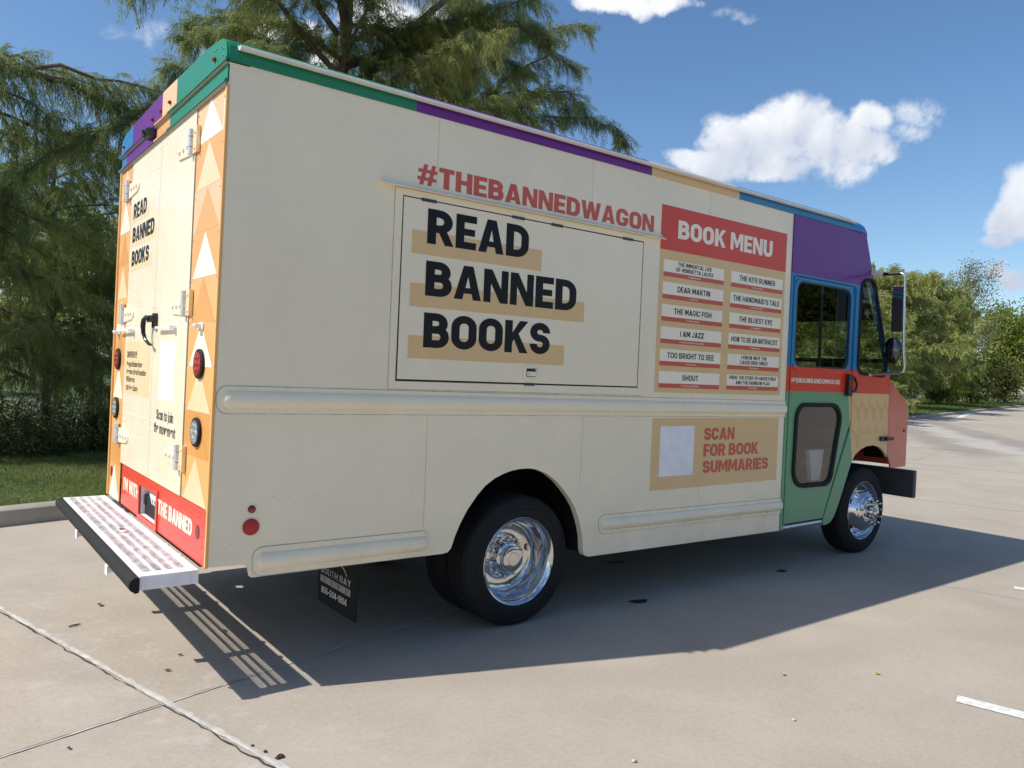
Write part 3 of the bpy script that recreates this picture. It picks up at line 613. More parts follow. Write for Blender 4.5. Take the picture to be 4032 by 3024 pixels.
# doors
def rear_door(y0, y1, rv):
    mb = MB(); mb.prism(strip(y0, y1, .866, 2.842), RR, -.004, .004)
    e = .035
    pts = row((y0 + e, .92), (y0 + e, 2.8), .115) + row((y1 - e, .92), (y1 - e, 2.8), .115)
    for z in (1.07, 1.20, 1.86): pts += row((y0 + e, z), (y1 - e, z), .075)
    pts += rv; rivets(mb, pts, RR, RN, .0065, .0032, 0, .004)
    return mb.build('rear_door', 'cream', truck, bevel=.001)
random.seed(4)
rvR = row((.55, 2.80), (1.15, 2.80), .075) + row((.55, 2.70), (1.15, 2.70), .075) + row((.85, 2.62), (1.12, 2.62), .06) + row((1.0, 2.52), (1.12, 2.52), .06) + row((.62, 2.55), (1.0, 2.58), .12)
rvL = row((1.22, 2.80), (1.90, 2.80), .075) + row((1.22, 2.70), (1.90, 2.70), .075) + row((1.24, 2.61), (1.50, 2.61), .06) + row((1.3, 2.52), (1.42, 2.52), .06)
dR = rear_door(.483, 1.1895, rvR); dL = rear_door(1.1955, 1.955, rvL)
mb = MB(); mb.prism(strip(.470, .483, .84, 2.842), RR, -.004, -.002); mb.build('door_seal', 'black', truck)
# hinges: knuckle, leaf on the door, leaf on the post
def hinge(parent, y, z0, z1, sgn):
    mb = MB()
    c = RR(y, 0, 0)
    for a, b in ((z0, z0 + .038), (z0 + .0405, z1 - .0405), (z1 - .038, z1)):
        mb.lathe([(.001, a), (.015, a), (.0165, a + .0012), (.0165, b - .0012), (.015, b), (.001, b)], (RR(y, (z0 + z1) / 2, .018)[0], y, 0), 'z', 16, 1, 1)
    yb = y + sgn * .30; zm = (z0 + z1) / 2 - .01
    mb.prism([(y + sgn * .02, zm - .05), (yb - sgn * .05, zm - .035), (yb, zm - .012), (yb, zm + .012), (yb - sgn * .05, zm + .035), (y + sgn * .02, zm + .05)], RR, .004, .012, 0)
    for k in range(3): mb.dome(RR(y + sgn * (.09 + .075 * k), zm + .005, .012), RN, .017, .012, 8, 0)
    ye = y - sgn * .095
    mb.prism([(y - sgn * .012, z0 + .004), (ye, z0 + .004), (ye, z1 - .004), (y - sgn * .012, z1 - .004)], RR, .003, .014, 2 if sgn > 0 else 2)
    mb.prism([(ye, z0), (ye - sgn * .014, z0), (ye - sgn * .014, z1), (ye, z1)], RR, .003, .022, 2)
    for z in (z0 + .025, z1 - .025): mb.dome(RR(y - sgn * .055, z, .014), RN, .010, .007, 7, 2)
    return mb.build('hinge', ['cream', 'steel', 'lpeach'], parent, smooth=True)
for z in (2.615, 1.788, .997): hinge(dR, .515, z, z + .132, 1)
for z in (2.612, 1.788, .988): hinge(dL, 2.035, z, z + .132, -1)
# hasps and handle
for par, y0, y1 in ((dR, .69, 1.04), (dL, 1.70, 2.09)):
    mb = MB(); mb.box(*sorted((RR(0, 1.74, .034)[0], RR(0, 1.74, .022)[0])), y0, y1, 1.733, 1.745); mb.lathe([(.001, -.004), (.014, -.004), (.014, .036), (.001, .036)], RR(y0 + .015 if par is dR else y0 + .01, 1.738, .004), 'x', 12, -1)
    mb.build('door_holdback', 'wsteel', par, smooth=True)
for y in (.25, 2.20):
    mb = MB(); mb.prism(rrect(y - .045, 1.714, y + .045, 1.750, .01), RR, .0, .008); mb.box(RR(y, 1.74, .035)[0], RR(y, 1.74, .007)[0], y - .025, y + .02, 1.721, 1.744); mb.dome(RR(y - .01, 1.733, .035), RN, .012, .008)
    mb.build('holdback_catch', 'wsteel', truck, bevel=.003)
mb = MB(); mb.prism(rrect(1.105, 1.740, 1.165, 1.825, .012), RR, .004, .024); mb.prism(rrect(1.11, 1.772, 1.20, 1.812, .01), RR, .024, .042)
path = [RR(1.15, 1.795, .036), RR(1.20, 1.800, .046), RR(1.235, 1.785, .051), RR(1.247, 1.75, .052), RR(1.237, 1.71, .050), RR(1.205, 1.672, .045), RR(1.155, 1.647, .036), RR(1.130, 1.641, .030)]
mb.tube(path, [.013, .015, .015, .014, .012, .010, .009, .007], 10)
mb.build('door_handle', mat('glossy_black', (.008, .008, .009), .18), dL, smooth=True)
# lettering on the doors
for y0, y1, z0, z1 in ((1.935, 1.448, 2.438, 2.508), (1.925, 1.245, 2.282, 2.356), (1.912, 1.327, 2.124, 2.194)):
    MB().prism(strip(y1, y0, z0, z1), RR, .0041, .0046).build('highlight_bar', 'lpeach', dL)
for tx, y0, y1, z0, hh in (('READ', 1.877, 1.515, 2.462, .099), ('BANNED', 1.880, 1.293, 2.309, .097), ('BOOKS', 1.876, 1.404, 2.156, .097)):
    lettering(dL, tx, RV, -y0, z0, hh, y0 - y1, 'ink', .0052)
MB().prism(strip(1.241, 1.916, 1.330, 1.664), RR, .0041, .0046).build('sponsor_panel', 'lpeach', dL)
for tx, y1, z0, hh in (('DRIVEN BY:', 1.584, 1.562, .040), ('Penguin Random House', 1.437, 1.504, .035), ('Freedom to Read Foundation', 1.339, 1.455, .035), ('PEN America', 1.636, 1.406, .035), ('Little Free Library', 1.541, 1.352, .035)):
    lettering(dL, tx, RV, -1.880, z0, hh, 1.880 - y1, 'ink', .0052)
MB().prism(strip(.700, 1.013, 1.337, 1.662), RR, .0041, .0048).build('blank_card', 'card', dR)
lettering(dR, 'Scan to join', RV, -1.037, 1.222, .056, .363, 'ink', .0052); lettering(dR, 'the movement', RV, -1.080, 1.146, .056, .46, 'ink', .0052)
# lamps
def oval_lamp(y, z, ry, rz, matl, name):
    mb = MB(); n = 28
    loop = lambda s_: [(y + ry * s_ * math.cos(2 * math.pi * k / n), z + rz * s_ * math.sin(2 * math.pi * k / n)) for k in range(n)]
    mb.prism(loop(1), RR, 0, .016); o = mb.build(name, 'rubber', truck, bevel=.005)
    mb = MB(); mb.prism(loop(.80), RR, .016, .0185)
    for k in range(7):
        a = 2 * math.pi * k / 6; yy, zz = (y, z) if k == 6 else (y + ry * .48 * math.cos(a), z + rz * .48 * math.sin(a))
        mb.dome(RR(yy, zz, .0185), RN, ry * .21, .004, 8)
    mb.build('lens', matl, o, smooth=True); return o
for y in (.2345, 2.163):
    oval_lamp(y, 1.549, .077, .073, 'redlens', 'tail_lamp'); oval_lamp(y, 1.216, .077, .072, 'clearlens', 'reverse_lamp')
# red kick panel with the plate recess
kick = MB()
kick.poly([[(.024, .60), (1.905, .60), (1.905, .8635), (.024, .8635)], [(.955, .625), (1.365, .625), (1.365, .80), (.955, .80)]], RR, -.003, 0, thick=.003)
rivets(kick, row((.05, .84), (.45, .84), .05) + row((.05, .80), (.05, .63), .05) + row((.06, .815), (.45, .815), .055) + row((.08, .78), (.08, .64), .05), RR, RN, .006, .003)
kick = kick.build('kick_panel', 'red', truck)
mb = MB(); mb.poly([[(.925, .595), (1.395, .595), (1.395, .825), (.925, .825)], [(.955, .625), (1.365, .625), (1.365, .80), (.955, .80)]], RR, .0002, 0, thick=.008); mb.build('recess_frame', 'red', kick, bevel=.002)
mb = MB(); x0 = RR(0, .7, 0)[0]
mb.box(x0 + .005, x0 + .055, .950, .955, .62, .805); mb.box(x0 + .005, x0 + .055, 1.365, 1.370, .62, .805); mb.box(x0 + .005, x0 + .055, .95, 1.37, .800, .806); mb.box(x0 + .005, x0 + .055, .95, 1.37, .618, .624); mb.box(x0 + .055, x0 + .059, .95, 1.37, .618, .806)
mb.build('plate_recess', 'wsteel', kick)
PL = lambda a, b, o: (x0 + .046 - (b - .63) * .2 - o, -a, b)
mb = MB(); mb.prism(rrect(-1.20, .632, -.965, .775, .01), PL, 0, .002); mb.build('licence_plate', 'card', kick)
lettering(kick, 'LYN', PL, -1.17, .665, .075, .15, 'ink', .0026, 'plate_lettering')
MB().box(x0 + .02, x0 + .054, 1.325, 1.362, .68, .745).build('plate_lock', 'black', kick, bevel=.006)
lettering(kick, "I'M WITH", RV, -1.845, .702, .083, .436, 'ivory', .0006); lettering(kick, 'THE BANNED', RV, -.930, .701, .082, .68, 'ivory', .0006)
mb = MB(); n = 24; mb.prism([(.158 + .030 * math.cos(2 * math.pi * k / n), .742 + .034 * math.sin(2 * math.pi * k / n)) for k in range(n)], RR, 0, .003); mb.build('round_reflector', mat('dim_reflector', lin(110, 40, 48), .3, vscale=90, var=.3), truck)
mb = MB(); mb.prism([(2.235 + .03 * math.cos(2 * math.pi * k / n), .772 + .036 * math.sin(2 * math.pi * k / n)) for k in range(n)], RR, .001, .004); mb.build('round_reflector', 'redlens', truck)

# --- rear step: channel frame, open serrated grating, rubber bumper
SX0, SX1, SY0, SY1, SZ = -.285, -.030, .035, 2.325, .592
step = MB()
step.box(SX0, SX0 + .028, SY0, SY1, SZ - .065, SZ); step.box(SX1 - .034, SX1, SY0, SY1, SZ - .065, SZ)
step.box(SX0 + .028, SX1 - .034, SY0, SY0 + .075, SZ - .065, SZ - .0005); step.box(SX0 + .028, SX1 - .034, SY1 - .03, SY1, SZ - .065, SZ - .0005)
for yc in (.62, 1.50): step.box(SX0 + .028, SX1 - .034, yc - .028, yc + .028, SZ - .06, SZ - .012)
for yc in (.46, .72, 1.58, 1.84): step.box(SX1 - .004, -.0, yc - .02, yc + .02, SZ - .06, SZ - .02)
step = step.build('rear_step', 'wsteel', truck, bevel=.003)
tr = MB(); a0, a1 = SX0 + .028, SX1 - .034; nb = 4; bw = (a1 - a0) / nb; y = SY0 + .075; pitch = .021; i = 0
for b in range(1, nb): tr.box(a0 + b * bw - .007, a0 + b * bw + .007, SY0 + .075, SY1 - .03, SZ - .010, SZ - .002)
while y < SY1 - .04:
    for b in range(nb):
        xa, xb = a0 + b * bw + .007, a0 + (b + 1) * bw - .007
        if b == 0: xa = a0
        if b == nb - 1: xb = a1
        xm = (xa + xb) / 2; yo = y + (pitch / 2 if b % 2 else 0)
        pts = [(xa, yo), (xm, yo + .008), (xb, yo), (xb, yo + .0075), (xm, yo + .0155), (xa, yo + .0075)]
        tr.prism(pts, lambda p, q, d: (p, q, d), SZ - .007, SZ - .003)
        tr.prism([(xm - .009, yo + .007), (xm + .009, yo + .007), (xm + .005, yo + .012), (xm - .005, yo + .012)], lambda p, q, d: (p, q, d), SZ - .003, SZ + .003)
    y += pitch
tr.build('tread_grating', 'grate', step)
mb = MB(); n = 12; sec = [(SX0 - .001, SZ - .072), (SX0 - .02, SZ - .075)] + [(SX0 - .020 - .030 * math.cos(a) * .85, SZ - .036 + .032 * math.sin(a)) for a in np.linspace(-1.3, 1.3, n)] + [(SX0 - .02, SZ - .002), (SX0 - .001, SZ - .004)]
mb.prism(sec, lambda p, q, d: (p, d, q), SY0 - .01, SY1 + .012)
for k in range(0): mb.box(SX0 - .0525, SX0 - .045, SY0 + .06 + k * .13, SY0 + .075 + k * .13, SZ - .055, SZ - .025)
mb.build('bumper_strip', 'rubber', step, bevel=.004)
for yc in (.60, 1.53):
    mb = MB(); mb.box(SX0 - .03, SX0 + .25, yc - .025, yc + .025, SZ - .105, SZ - .066); mb.box(SX0 - .035, SX0 - .03, yc - .03, yc + .03, SZ - .12, SZ - .07); mb.build('step_bracket', 'wsteel', step)

# --- chassis
mb = MB()
for y in (.75, 1.50): mb.box(.02, 6.6, y, y + .08, .62, .84)
mb.box(.3, 1.1, .10, .5, .60, .95); mb.box(2.6, 4.3, 1.7, 2.2, .42, .9); mb.box(2.5, 4.3, .3, .75, .45, .95); mb.tube([(1.89, .5, .40), (1.89, 1.83, .40)], .09, 12); mb.tube([(6.0, .3, .38), (6.0, 2.0, .38)], .06, 10); mb.lathe([(.001, -.2), (.14, -.17), (.19, 0), (.14, .17), (.001, .2)], (1.89, 1.16, .42), 'y', 20)
mb.tube([(2.3, 1.1, .5), (4.8, 1.1, .62)], .05, 10); mb.box(.02, .06, .2, 2.1, .56, .74)
mb.build('chassis', 'dark', truck)

# --- wheels
def tyre_prof(w=.235, R=.405):
    p = [(.262, .02), (.275, .004), (.30, -.003), (.325, .0), (.328, .003), (.331, 0), (.352, .003), (.358, .008), (.362, .006), (.378, .012), (.392, .022), (.401, .034), (R, .05)]
    for g in (.075, .117, .160): p += [(R, g - .007), (R - .012, g - .004), (R - .012, g + .004), (R, g + .007)]
    p += [(R, w - .05), (.392, w - .02), (.36, w - .005), (.30, w), (.262, w - .02)]
    return p
def wheel(cx, yo, front, sg):
    """sg = +1: outer face towards -y ; offsets run inwards"""
    root = MB(); c = (cx, yo, .402); prof = tyre_prof()
    root.lathe(prof, c, 'y', 72, sg)
    if not front: root.lathe(tyre_prof(), (cx, yo + sg * .27, .402), 'y', 56, sg)
    for k in range(60):   # shoulder lugs
        a = 2 * math.pi * k / 60; ca, sa = math.cos(a), math.sin(a)
        pts = [(r * ca - t2 * sa, yo + sg * o, r * sa + t2 * ca) for r, o in ((.393, .020), (.4045, .044)) for t2 in (-.010, .010)] + [(r * ca - t2 * sa, yo + sg * o, r * sa + t2 * ca) for r, o in ((.385, .030), (.40, .05)) for t2 in (-.010, .010)]
        root.add([(cx + p[0], p[1], .402 + p[2]) for p in pts], [(0, 1, 3, 2), (0, 2, 6, 4), (1, 5, 7, 3), (0, 4, 5, 1), (2, 3, 7, 6)])
    root = root.build('wheel', 'rubber', truck, smooth=True)
    if front: pr = [(.262, .03), (.272, .012), (.276, .008), (.270, .004), (.262, .010), (.255, .03), (.250, .060), (.240, .068), (.222, .060), (.205, .035), (.190, .0), (.180, -.02), (.176, -.024), (.165, -.030), (.160, -.040), (.150, -.044), (.140, -.060), (.128, -.068), (.090, -.070), (.0005, -.070)]
    else: pr = [(.262, .03), (.272, .012), (.277, .008), (.271, .003), (.262, .008), (.252, .02), (.243, .035), (.240, .06), (.236, .115), (.230, .150), (.216, .175), (.200, .183), (.150, .187), (.0005, .187)]
    rim = MB().lathe(pr, c, 'y', 80, sg).build('rim', 'chrome', root, smooth=True)
    hub = MB()
    if front: hub.lathe([(.066, -.070), (.064, -.105), (.058, -.112), (.045, -.113), (.043, -.122), (.036, -.126), (.0005, -.127)], c, 'y', 40, sg)
    else:
        hub.lathe([(.146, .187), (.146, .177), (.140, .173), (.104, .171), (.098, .165), (.098, .113), (.090, .107), (.081, .105), (.081, .078), (.077, .070), (.066, .066), (.044, .065), (.042, .067), (.040, .064), (.0005, .064)], c, 'y', 48, sg)
        for k in range(10):
            a = 2 * math.pi * k / 10; hub.box(cx + .0985 * math.cos(a) - .004, cx + .0985 * math.cos(a) + .004, *sorted((yo + sg * .117, yo + sg * .162)), .402 + .0985 * math.sin(a) - .004, .402 + .0985 * math.sin(a) + .004)
    hub.build('hub', 'chrome', root, smooth=True)
    nut = MB(); n = 10
    for k in range(n):
        a = 2 * math.pi * (k + .3) / n; r = .110 if front else .124
        cc_ = (cx + r * math.cos(a), yo, .402 + r * math.sin(a))
        if front: nut.lathe([(.019, -.069), (.019, -.084), (.0135, -.088), (.0125, -.118), (.009, -.126), (.0005, -.128)], cc_, 'y', 10, sg)
        else: nut.lathe([(.019, .173), (.019, .161), (.0145, .157), (.0135, .135), (.009, .128), (.0005, .127)], cc_, 'y', 10, sg)
    nut.build('lug_nuts', 'chrome', root, smooth=True)
    hole = MB()
    for k in range(5):
        a = 2 * math.pi * (k + .12) / 5; r = .208 if front else .196
        o = .0375 if front else .176
        cc_ = (cx + r * math.cos(a), yo + sg * o, .402 + r * math.sin(a)); ux = Vector((math.cos(a), 0, math.sin(a))); ut = Vector((-math.sin(a), 0, math.cos(a)))
        slope = (.95 if front else .45); ax_r = (ux + Vector((0, sg * slope, 0))).normalized(); nn = ut.cross(ax_r); nn = nn if nn.y * sg < 0 else -nn
        hole.add([Vector(cc_) + ax_r * (.018 * math.cos(t_)) + ut * (.025 * math.sin(t_)) + nn * .003 for t_ in np.linspace(0, 2 * math.pi, 16, endpoint=False)], [tuple(range(16))])
    hole.build('hand_holes', 'dark' if front else 'alu', root)
    return root
wheel(1.893, .048, False, 1); wheel(1.893, W_ - .048, False, -1)
wheel(6.005, .055, True, 1); wheel(6.005, W_ - .055, True, -1)
# mud flaps
def flap(y0, y1):
    mb = MB(); mb.prism(rrect(y0, .118, y1, .66, .012), lambda p, q, d: (d, p, q), .900, .908); return mb.build('mud_flap', 'rubber', truck)
FL = lambda a, b, o: (.900 - o, -a, b)
fl = flap(.27, .79); tag(fl, 'black rubber mud flap printed with white dealer lettering')
lettering(fl, 'SOUTH BAY', FL, -.757, .300, .040, .415, 'flapgrey', .001)
MB().prism([(-.760, .246), (-.345, .246), (-.345, .286), (-.760, .286)], FL, .0006, .0012).build('white_bar', 'flapgrey', fl)
for i, ch in enumerate('FORD'): lettering(fl, ch, FL, -.70 + i * .1, .253, .026, None, 'ink', .0018, 'bar_lettering', 'c')
lettering(fl, '866-504-1804', FL, -.740, .181, .040, .352, 'white', .001)
MB().poly([[(-.47, .40), (-.43, .385), (-.392, .352), (-.40, .352), (-.435, .38), (-.47, .394)]], FL, .001).build('white_arc', 'white', fl)
flap(W_ - .79, W_ - .27)

# ------------------------------------------------------------------ cab
CS = [(4.56, 2.953), (4.56, .356), (4.622, .354), (4.622, 2.462), (5.563, 2.462), (5.572, 1.70), (5.588, 1.49), (5.61, 1.268), (5.60, 1.20), (5.222, .405), (5.215, .345), (5.262, .343),
  (5.335, .36), (5.384, .40), (5.45, .50), (5.55, .70), (5.645, .89), (5.70, .945), (5.795, .992), (5.90, 1.018), (6.025, 1.022), (6.12, 1.005), (6.20, .97), (6.255, .93), (6.285, .90),
  (6.262, 1.50), (6.262, 1.69), (5.884, 2.52), (5.786, 2.77), (5.724, 2.915), (5.724, 2.953)]
QW = fillet([(5.668, 1.69, .09), (5.674, 2.53, .10), (5.885, 2.545, .085), (6.190, 1.80, .03), (6.168, 1.675, .07)], True, 6)
def window(f, loop, parent, pane='glass', gw=.022, proud=.012, name='window', gmat='rubber'):
    o = MB().poly([offs(loop, gw), offs(loop, -gw * .35)], f, -.004, thick=.004 + proud).build(name, gmat, parent, bevel=.004)
    MB().poly([offs(loop, -.002)], f, -.006).build('pane', pane, o, recalc=False)
    return o
DW = rrect(4.672, 1.722, 5.497, 2.414, .075, 6)
LW = fillet([(4.728, .718, .14), (5.285, .712, .10), (5.432, 1.385, .12), (4.745, 1.385, .11)], True, 6)
cab = {}
for f, key in ((SD, 'r'), (LS, 'l')):
    mb = MB(); mb.poly([CS, offs(QW, .004)], f, -.022, thick=.022)
    if key == 'r':
        rivets(mb, row((4.80, 2.61), (5.33, 2.62), .1) + [(5.436, 2.815), (5.542, 2.813)] + row((4.60, .45), (4.60, 2.9), .11) + row((5.625, .95), (5.625, 2.4), .13), f, SN, .006, .003)
        rivets(mb, row((4.65, 2.915), (5.68, 2.915), .09), f, SN, .006, .003)
    cp = mb.build('cab_side', 'cab', truck)
    # raised post beside the door and seam lip along the roof
    mb = MB(); mb.poly([[(4.564, .36), (4.590, .36), (4.590, 2.945), (4.564, 2.945)]], f, .0005, thick=.008); mb.build('door_post', 'cab', truck, bevel=.003)
    mb = MB(); mb.poly([[(4.604, .40), (4.616, .40), (4.616, 2.455), (4.604, 2.455)]], f, .0005, thick=.012); mb.poly([[(5.578, 1.50), (5.602, 1.50), (5.598, 2.45), (5.574, 2.45)]], f, .0005, thick=.010); mb.build('door_edge_trim', 'cab', truck, bevel=.003)
    window(f, QW, truck, 'glass', .018, .010, 'quarter_window')
    door_o = [(4.628, .402), (5.212, .407), (5.604, 1.270), (5.580, 1.49), (5.564, 1.70), (5.556, 2.456), (4.628, 2.456)]
    mb = MB(); mb.poly([door_o, offs(DW, .002), offs(LW, .002)], f, -.026, thick=.020)
    # pressed frame around the upper window
    mb.poly([rrect(4.632, 1.724 - .05, 5.552, 2.452, .10, 6), offs(DW, .012)], f, -.0055, thick=.006)
    if key == 'r': rivets(mb, row((4.68, .50), (5.15, .50), .12) + row((4.66, 1.44), (5.5, 1.45), .14) + row((4.65, .5), (4.65, 1.4), .15) + row((4.70, 1.685), (5.45, 1.685), .1) + row((4.70, 2.435), (5.48, 2.435), .1), f, SN, .0055, .003, 0, -.006 if False else 0.0)
    dr = mb.build('cab_door', 'cab', truck, bevel=.002)
    window(f, DW, dr, 'glass', .010, .0, 'upper_window', 'black')
    mb = MB(); mb.poly([[(5.040, 1.722), (5.075, 1.722), (5.062, 2.414), (5.030, 2.414)]], f, -.016, thick=.010); mb.build('window_mullion', 'black', dr)
    window(f, LW, dr, 'dglass', .026, .010, 'lower_window')
    mb = MB(); mb.poly([fillet([(5.470, 1.70), (5.560, 1.70, .03), (5.625, 1.60, .05), (5.600, 1.50), (5.500, 1.50, .03)], True)], f, .0005, thick=.004); mb.build('lock_plate', 'cab', dr)
    mb = MB(); mb.poly([rrect(5.478, 1.48, 5.512, 1.675, .012)], f, .004, thick=.028); mb.tube([f(5.512, 1.655, .022), f(5.575, 1.645, .03), f(5.612, 1.585, .034), f(5.598, 1.525, .03), f(5.515, 1.51, .022)], .011, 8)
    mb.poly([rrect(5.468, 1.478, 5.560, 1.515, .01)], f, .004, thick=.020); mb.build('door_pull', 'black', dr, smooth=True)
    if key == 'r':
        lettering(dr, '@PENGUINRANDOMHOUSE', f, 4.606, 1.5785, .040, .776, 'ivory', .0018)
        # tone-on-tone scallops on the tan quarter panel
        mb = MB()
        for j in range(4):
            for i in range(5):
                xl = 5.615 + .139 * i; zt = 1.500 - .1235 * j; wv = .139; hv = .1215
                if j % 2 == 0: P = [(xl, zt)] + [(xl + wv * .93 * (1 - math.cos(a)) , zt - hv * math.sin(a)) for a in np.linspace(.02, 1.45, 9)] + [(xl + wv * .0, zt - hv)]
                else: P = [(xl + wv * .99, zt)] + [(xl + wv * .99, zt - hv * .98)] + [(xl + wv * (.62 - .62 * (1 - math.cos(a))) , zt - hv + hv * math.sin(a)) for a in np.linspace(0, 1.45, 9)]
                P = [(min(x, 6.258), z) for x, z in P]
                def arch_z(x): return np.interp(x, [5.60, 5.645, 5.70, 5.795, 5.90, 6.025, 6.12, 6.20, 6.285], [.80, .89, .945, .992, 1.018, 1.022, 1.005, .97, .90])
                if min(x for x, z in P) > 6.2: continue
                if any(z < arch_z(x) + .004 for x, z in P): continue
                if any(x < 5.645 - (z - .89) * .163 + .003 for x, z in P): continue
                mb.poly([P], f, .0007)
        mb.build('scallop_pattern', 'tan2', cp, recalc=False)
        mb = MB(); mb.poly([rrect(6.120, 1.060, 6.245, 1.102, .012)], f, 0, thick=.022); mb.poly([rrect(6.20, 1.066, 6.335, 1.094, .008)], f, .012, thick=.022); mb.build('fender_bracket', 'black', truck, bevel=.004)
    mb = MB(); mb.tube([f(4.60, .368, -.03), f(5.236, .372, -.03)], .024, 12); mb.build('door_sill', 'alu', truck, smooth=True)
# nose: hollow front fairing, bonnet top, front face
NO = [(6.256, 1.645), (6.264, 1.50), (6.286, .93), (6.362, .795), (6.650, .800), (6.652, 1.390), (6.60, 1.43)]
mb = MB()
for f in (SD, LS): mb.poly([NO], f, -.012, thick=.014)
mb.add([(6.256, -.002, 1.645), (6.60, -.002, 1.43), (6.652, -.002, 1.39), (6.652, -.002, .80), (6.256, W_ + .002, 1.645), (6.60, W_ + .002, 1.43), (6.652, W_ + .002, 1.39), (6.652, W_ + .002, .80)], [(0, 4, 5, 1), (1, 5, 6, 2), (2, 6, 7, 3)])
rivets(mb, [(6.30, 1.13), (6.295, 1.09), (6.30, 1.01), (6.35, .97), (6.42, .93), (6.50, .89), (6.59, .845), (6.35, 1.55), (6.33, 1.52), (6.42, 1.50), (6.61, 1.30), (6.60, 1.22)], SD, SN, .007, .003, 0, .002)
nose = mb.build('bonnet', 'salmon', truck, bevel=.006)
MB().lathe([(.016, 0), (.016, .004), (.0005, .005)], (6.586, -.002, 1.154), 'y', 16, -1).build('bonnet_plug', 'black', nose)
mb = MB(); mb.box(6.653, 6.66, .5, W_ - .5, .95, 1.30); mb.build('grille', 'black', nose)
for y in (.22, W_ - .22): MB().lathe([(.10, 0), (.10, .012), (.08, .03), (.0005, .035)], (6.652, y, 1.12), 'x', 24).build('headlight', 'clearlens', nose, smooth=True)
# bumper with painted tow-hole, seen from behind
mb = MB(); mb.box(6.66, 6.72, -.085, W_ + .085, .495, .765); mb.box(6.60, 6.66, .55, .75, .55, .72); mb.box(6.60, 6.66, W_ - .75, W_ - .55, .55, .72)
bp = mb.build('front_bumper', 'grey', truck, bevel=.008)
# windscreen and header
wsx = lambda z: 6.262 - (z - 1.69) * .4554
mb = MB(); mb.add([(wsx(1.69), .03, 1.69), (wsx(1.69), W_ - .03, 1.69), (wsx(2.52), W_ - .03, 2.52), (wsx(2.52), .03, 2.52)], [(0, 1, 2, 3)]); ws = mb.build('windscreen', 'glass', truck, recalc=False)
mb = MB(); mb.add([(5.884, 0, 2.52), (5.884, W_, 2.52), (5.724, W_, 2.915), (5.724, 0, 2.915), (5.724, 0, 2.96), (5.724, W_, 2.96)], [(0, 1, 2, 3), (3, 2, 5, 4)]); mb.build('cab_header', 'purple', truck)
mb = MB()
for y in (0, W_ - .05): mb.add([(wsx(1.69) + .004, y, 1.69), (wsx(1.69) + .004, y + .05, 1.69), (wsx(2.52) + .004, y + .05, 2.52), (wsx(2.52) + .004, y, 2.52)], [(0, 1, 2, 3)])
mb.box(6.10, 6.25, .03, W_ - .03, 1.50, 1.685); mb.build('windscreen_frame', 'blue', truck)
# interior: floor, dash, ceiling lining, seats, wheel, front bulkhead
mb = MB(); mb.box(4.5, 5.20, .03, W_ - .03, .60, .63); mb.box(5.72, 6.2, .05, W_ - .05, 1.08, 1.56); mb.box(4.5, 5.70, .04, W_ - .04, 2.66, 2.70); mb.box(5.20, 5.72, .30, W_ - .30, .60, .64); mb.box(5.70, 5.74, .30, W_ - .30, .64, 1.08)
mb.build('cab_interior', 'dark', truck)
for y in (.40, W_ - .42): MB().box(5.66, 6.63, y, y + .02, .93, 1.48).build('arch_liner', 'dark', truck)
for y in (.02, W_ - .40): MB().box(6.605, 6.63, y, y + .38, .86, 1.36).build('arch_liner', 'dark', truck)
mb = MB(); mb.add([(wsx(z) - .03 - t_, y, z) for t_ in (0, .02) for y, z in ((.05, 2.19), (W_ - .05, 2.19), (W_ - .05, 2.54), (.05, 2.54))], [(0, 1, 2, 3), (7, 6, 5, 4), (0, 4, 5, 1), (1, 5, 6, 2), (2, 6, 7, 3), (3, 7, 4, 0)]); mb.build('sun_visor', 'black', truck)
mb = MB(); mb.box(6.10, 6.19, .04, W_ - .04, 1.795, 1.835); mb.box(5.96, 6.14, .25, .60, 1.69, 1.80); mb.build('dash_rail', 'black', truck, bevel=.01)
for y in (1.5,):
    mb = MB(); mb.box(4.75, 5.2, y, y + .5, 1.02, 1.14); mb.box(4.70, 4.82, y, y + .5, 1.14, 1.80); mb.box(4.72, 4.80, y + .12, y + .38, 1.82, 2.0); mb.box(4.85, 5.1, y + .1, y + .4, .66, 1.02); mb.build('driver_seat', 'seat', truck, bevel=.04)
mb = MB(); ring_ = [(5.42 + .09 * math.sin(a), 1.75 + .23 * math.cos(a), 1.52 + .21 * math.sin(a)) for a in np.linspace(0, 2 * math.pi, 28, endpoint=False)]; mb.tube(ring_, .016, 8, closed=True); mb.tube([(5.42, 1.75, 1.52), (5.8, 1.75, 1.25)], .03, 8); mb.tube([(5.42, 1.53, 1.52), (5.42, 1.97, 1.52)], .013, 6); mb.build('steering_wheel', 'black', truck, smooth=True)
mb = MB(); mb.add([(5.03, .05, 1.00), (5.26, .05, 1.00), (5.22, .05, .73), (5.09, .05, .73), (5.03, .09, 1.00), (5.26, .09, 1.00), (5.22, .09, .73), (5.09, .09, .73)], [(0, 1, 2, 3), (4, 7, 6, 5), (0, 4, 5, 1), (1, 5, 6, 2), (2, 6, 7, 3), (3, 7, 4, 0)]); mb.build('paper_bin', 'card', truck)
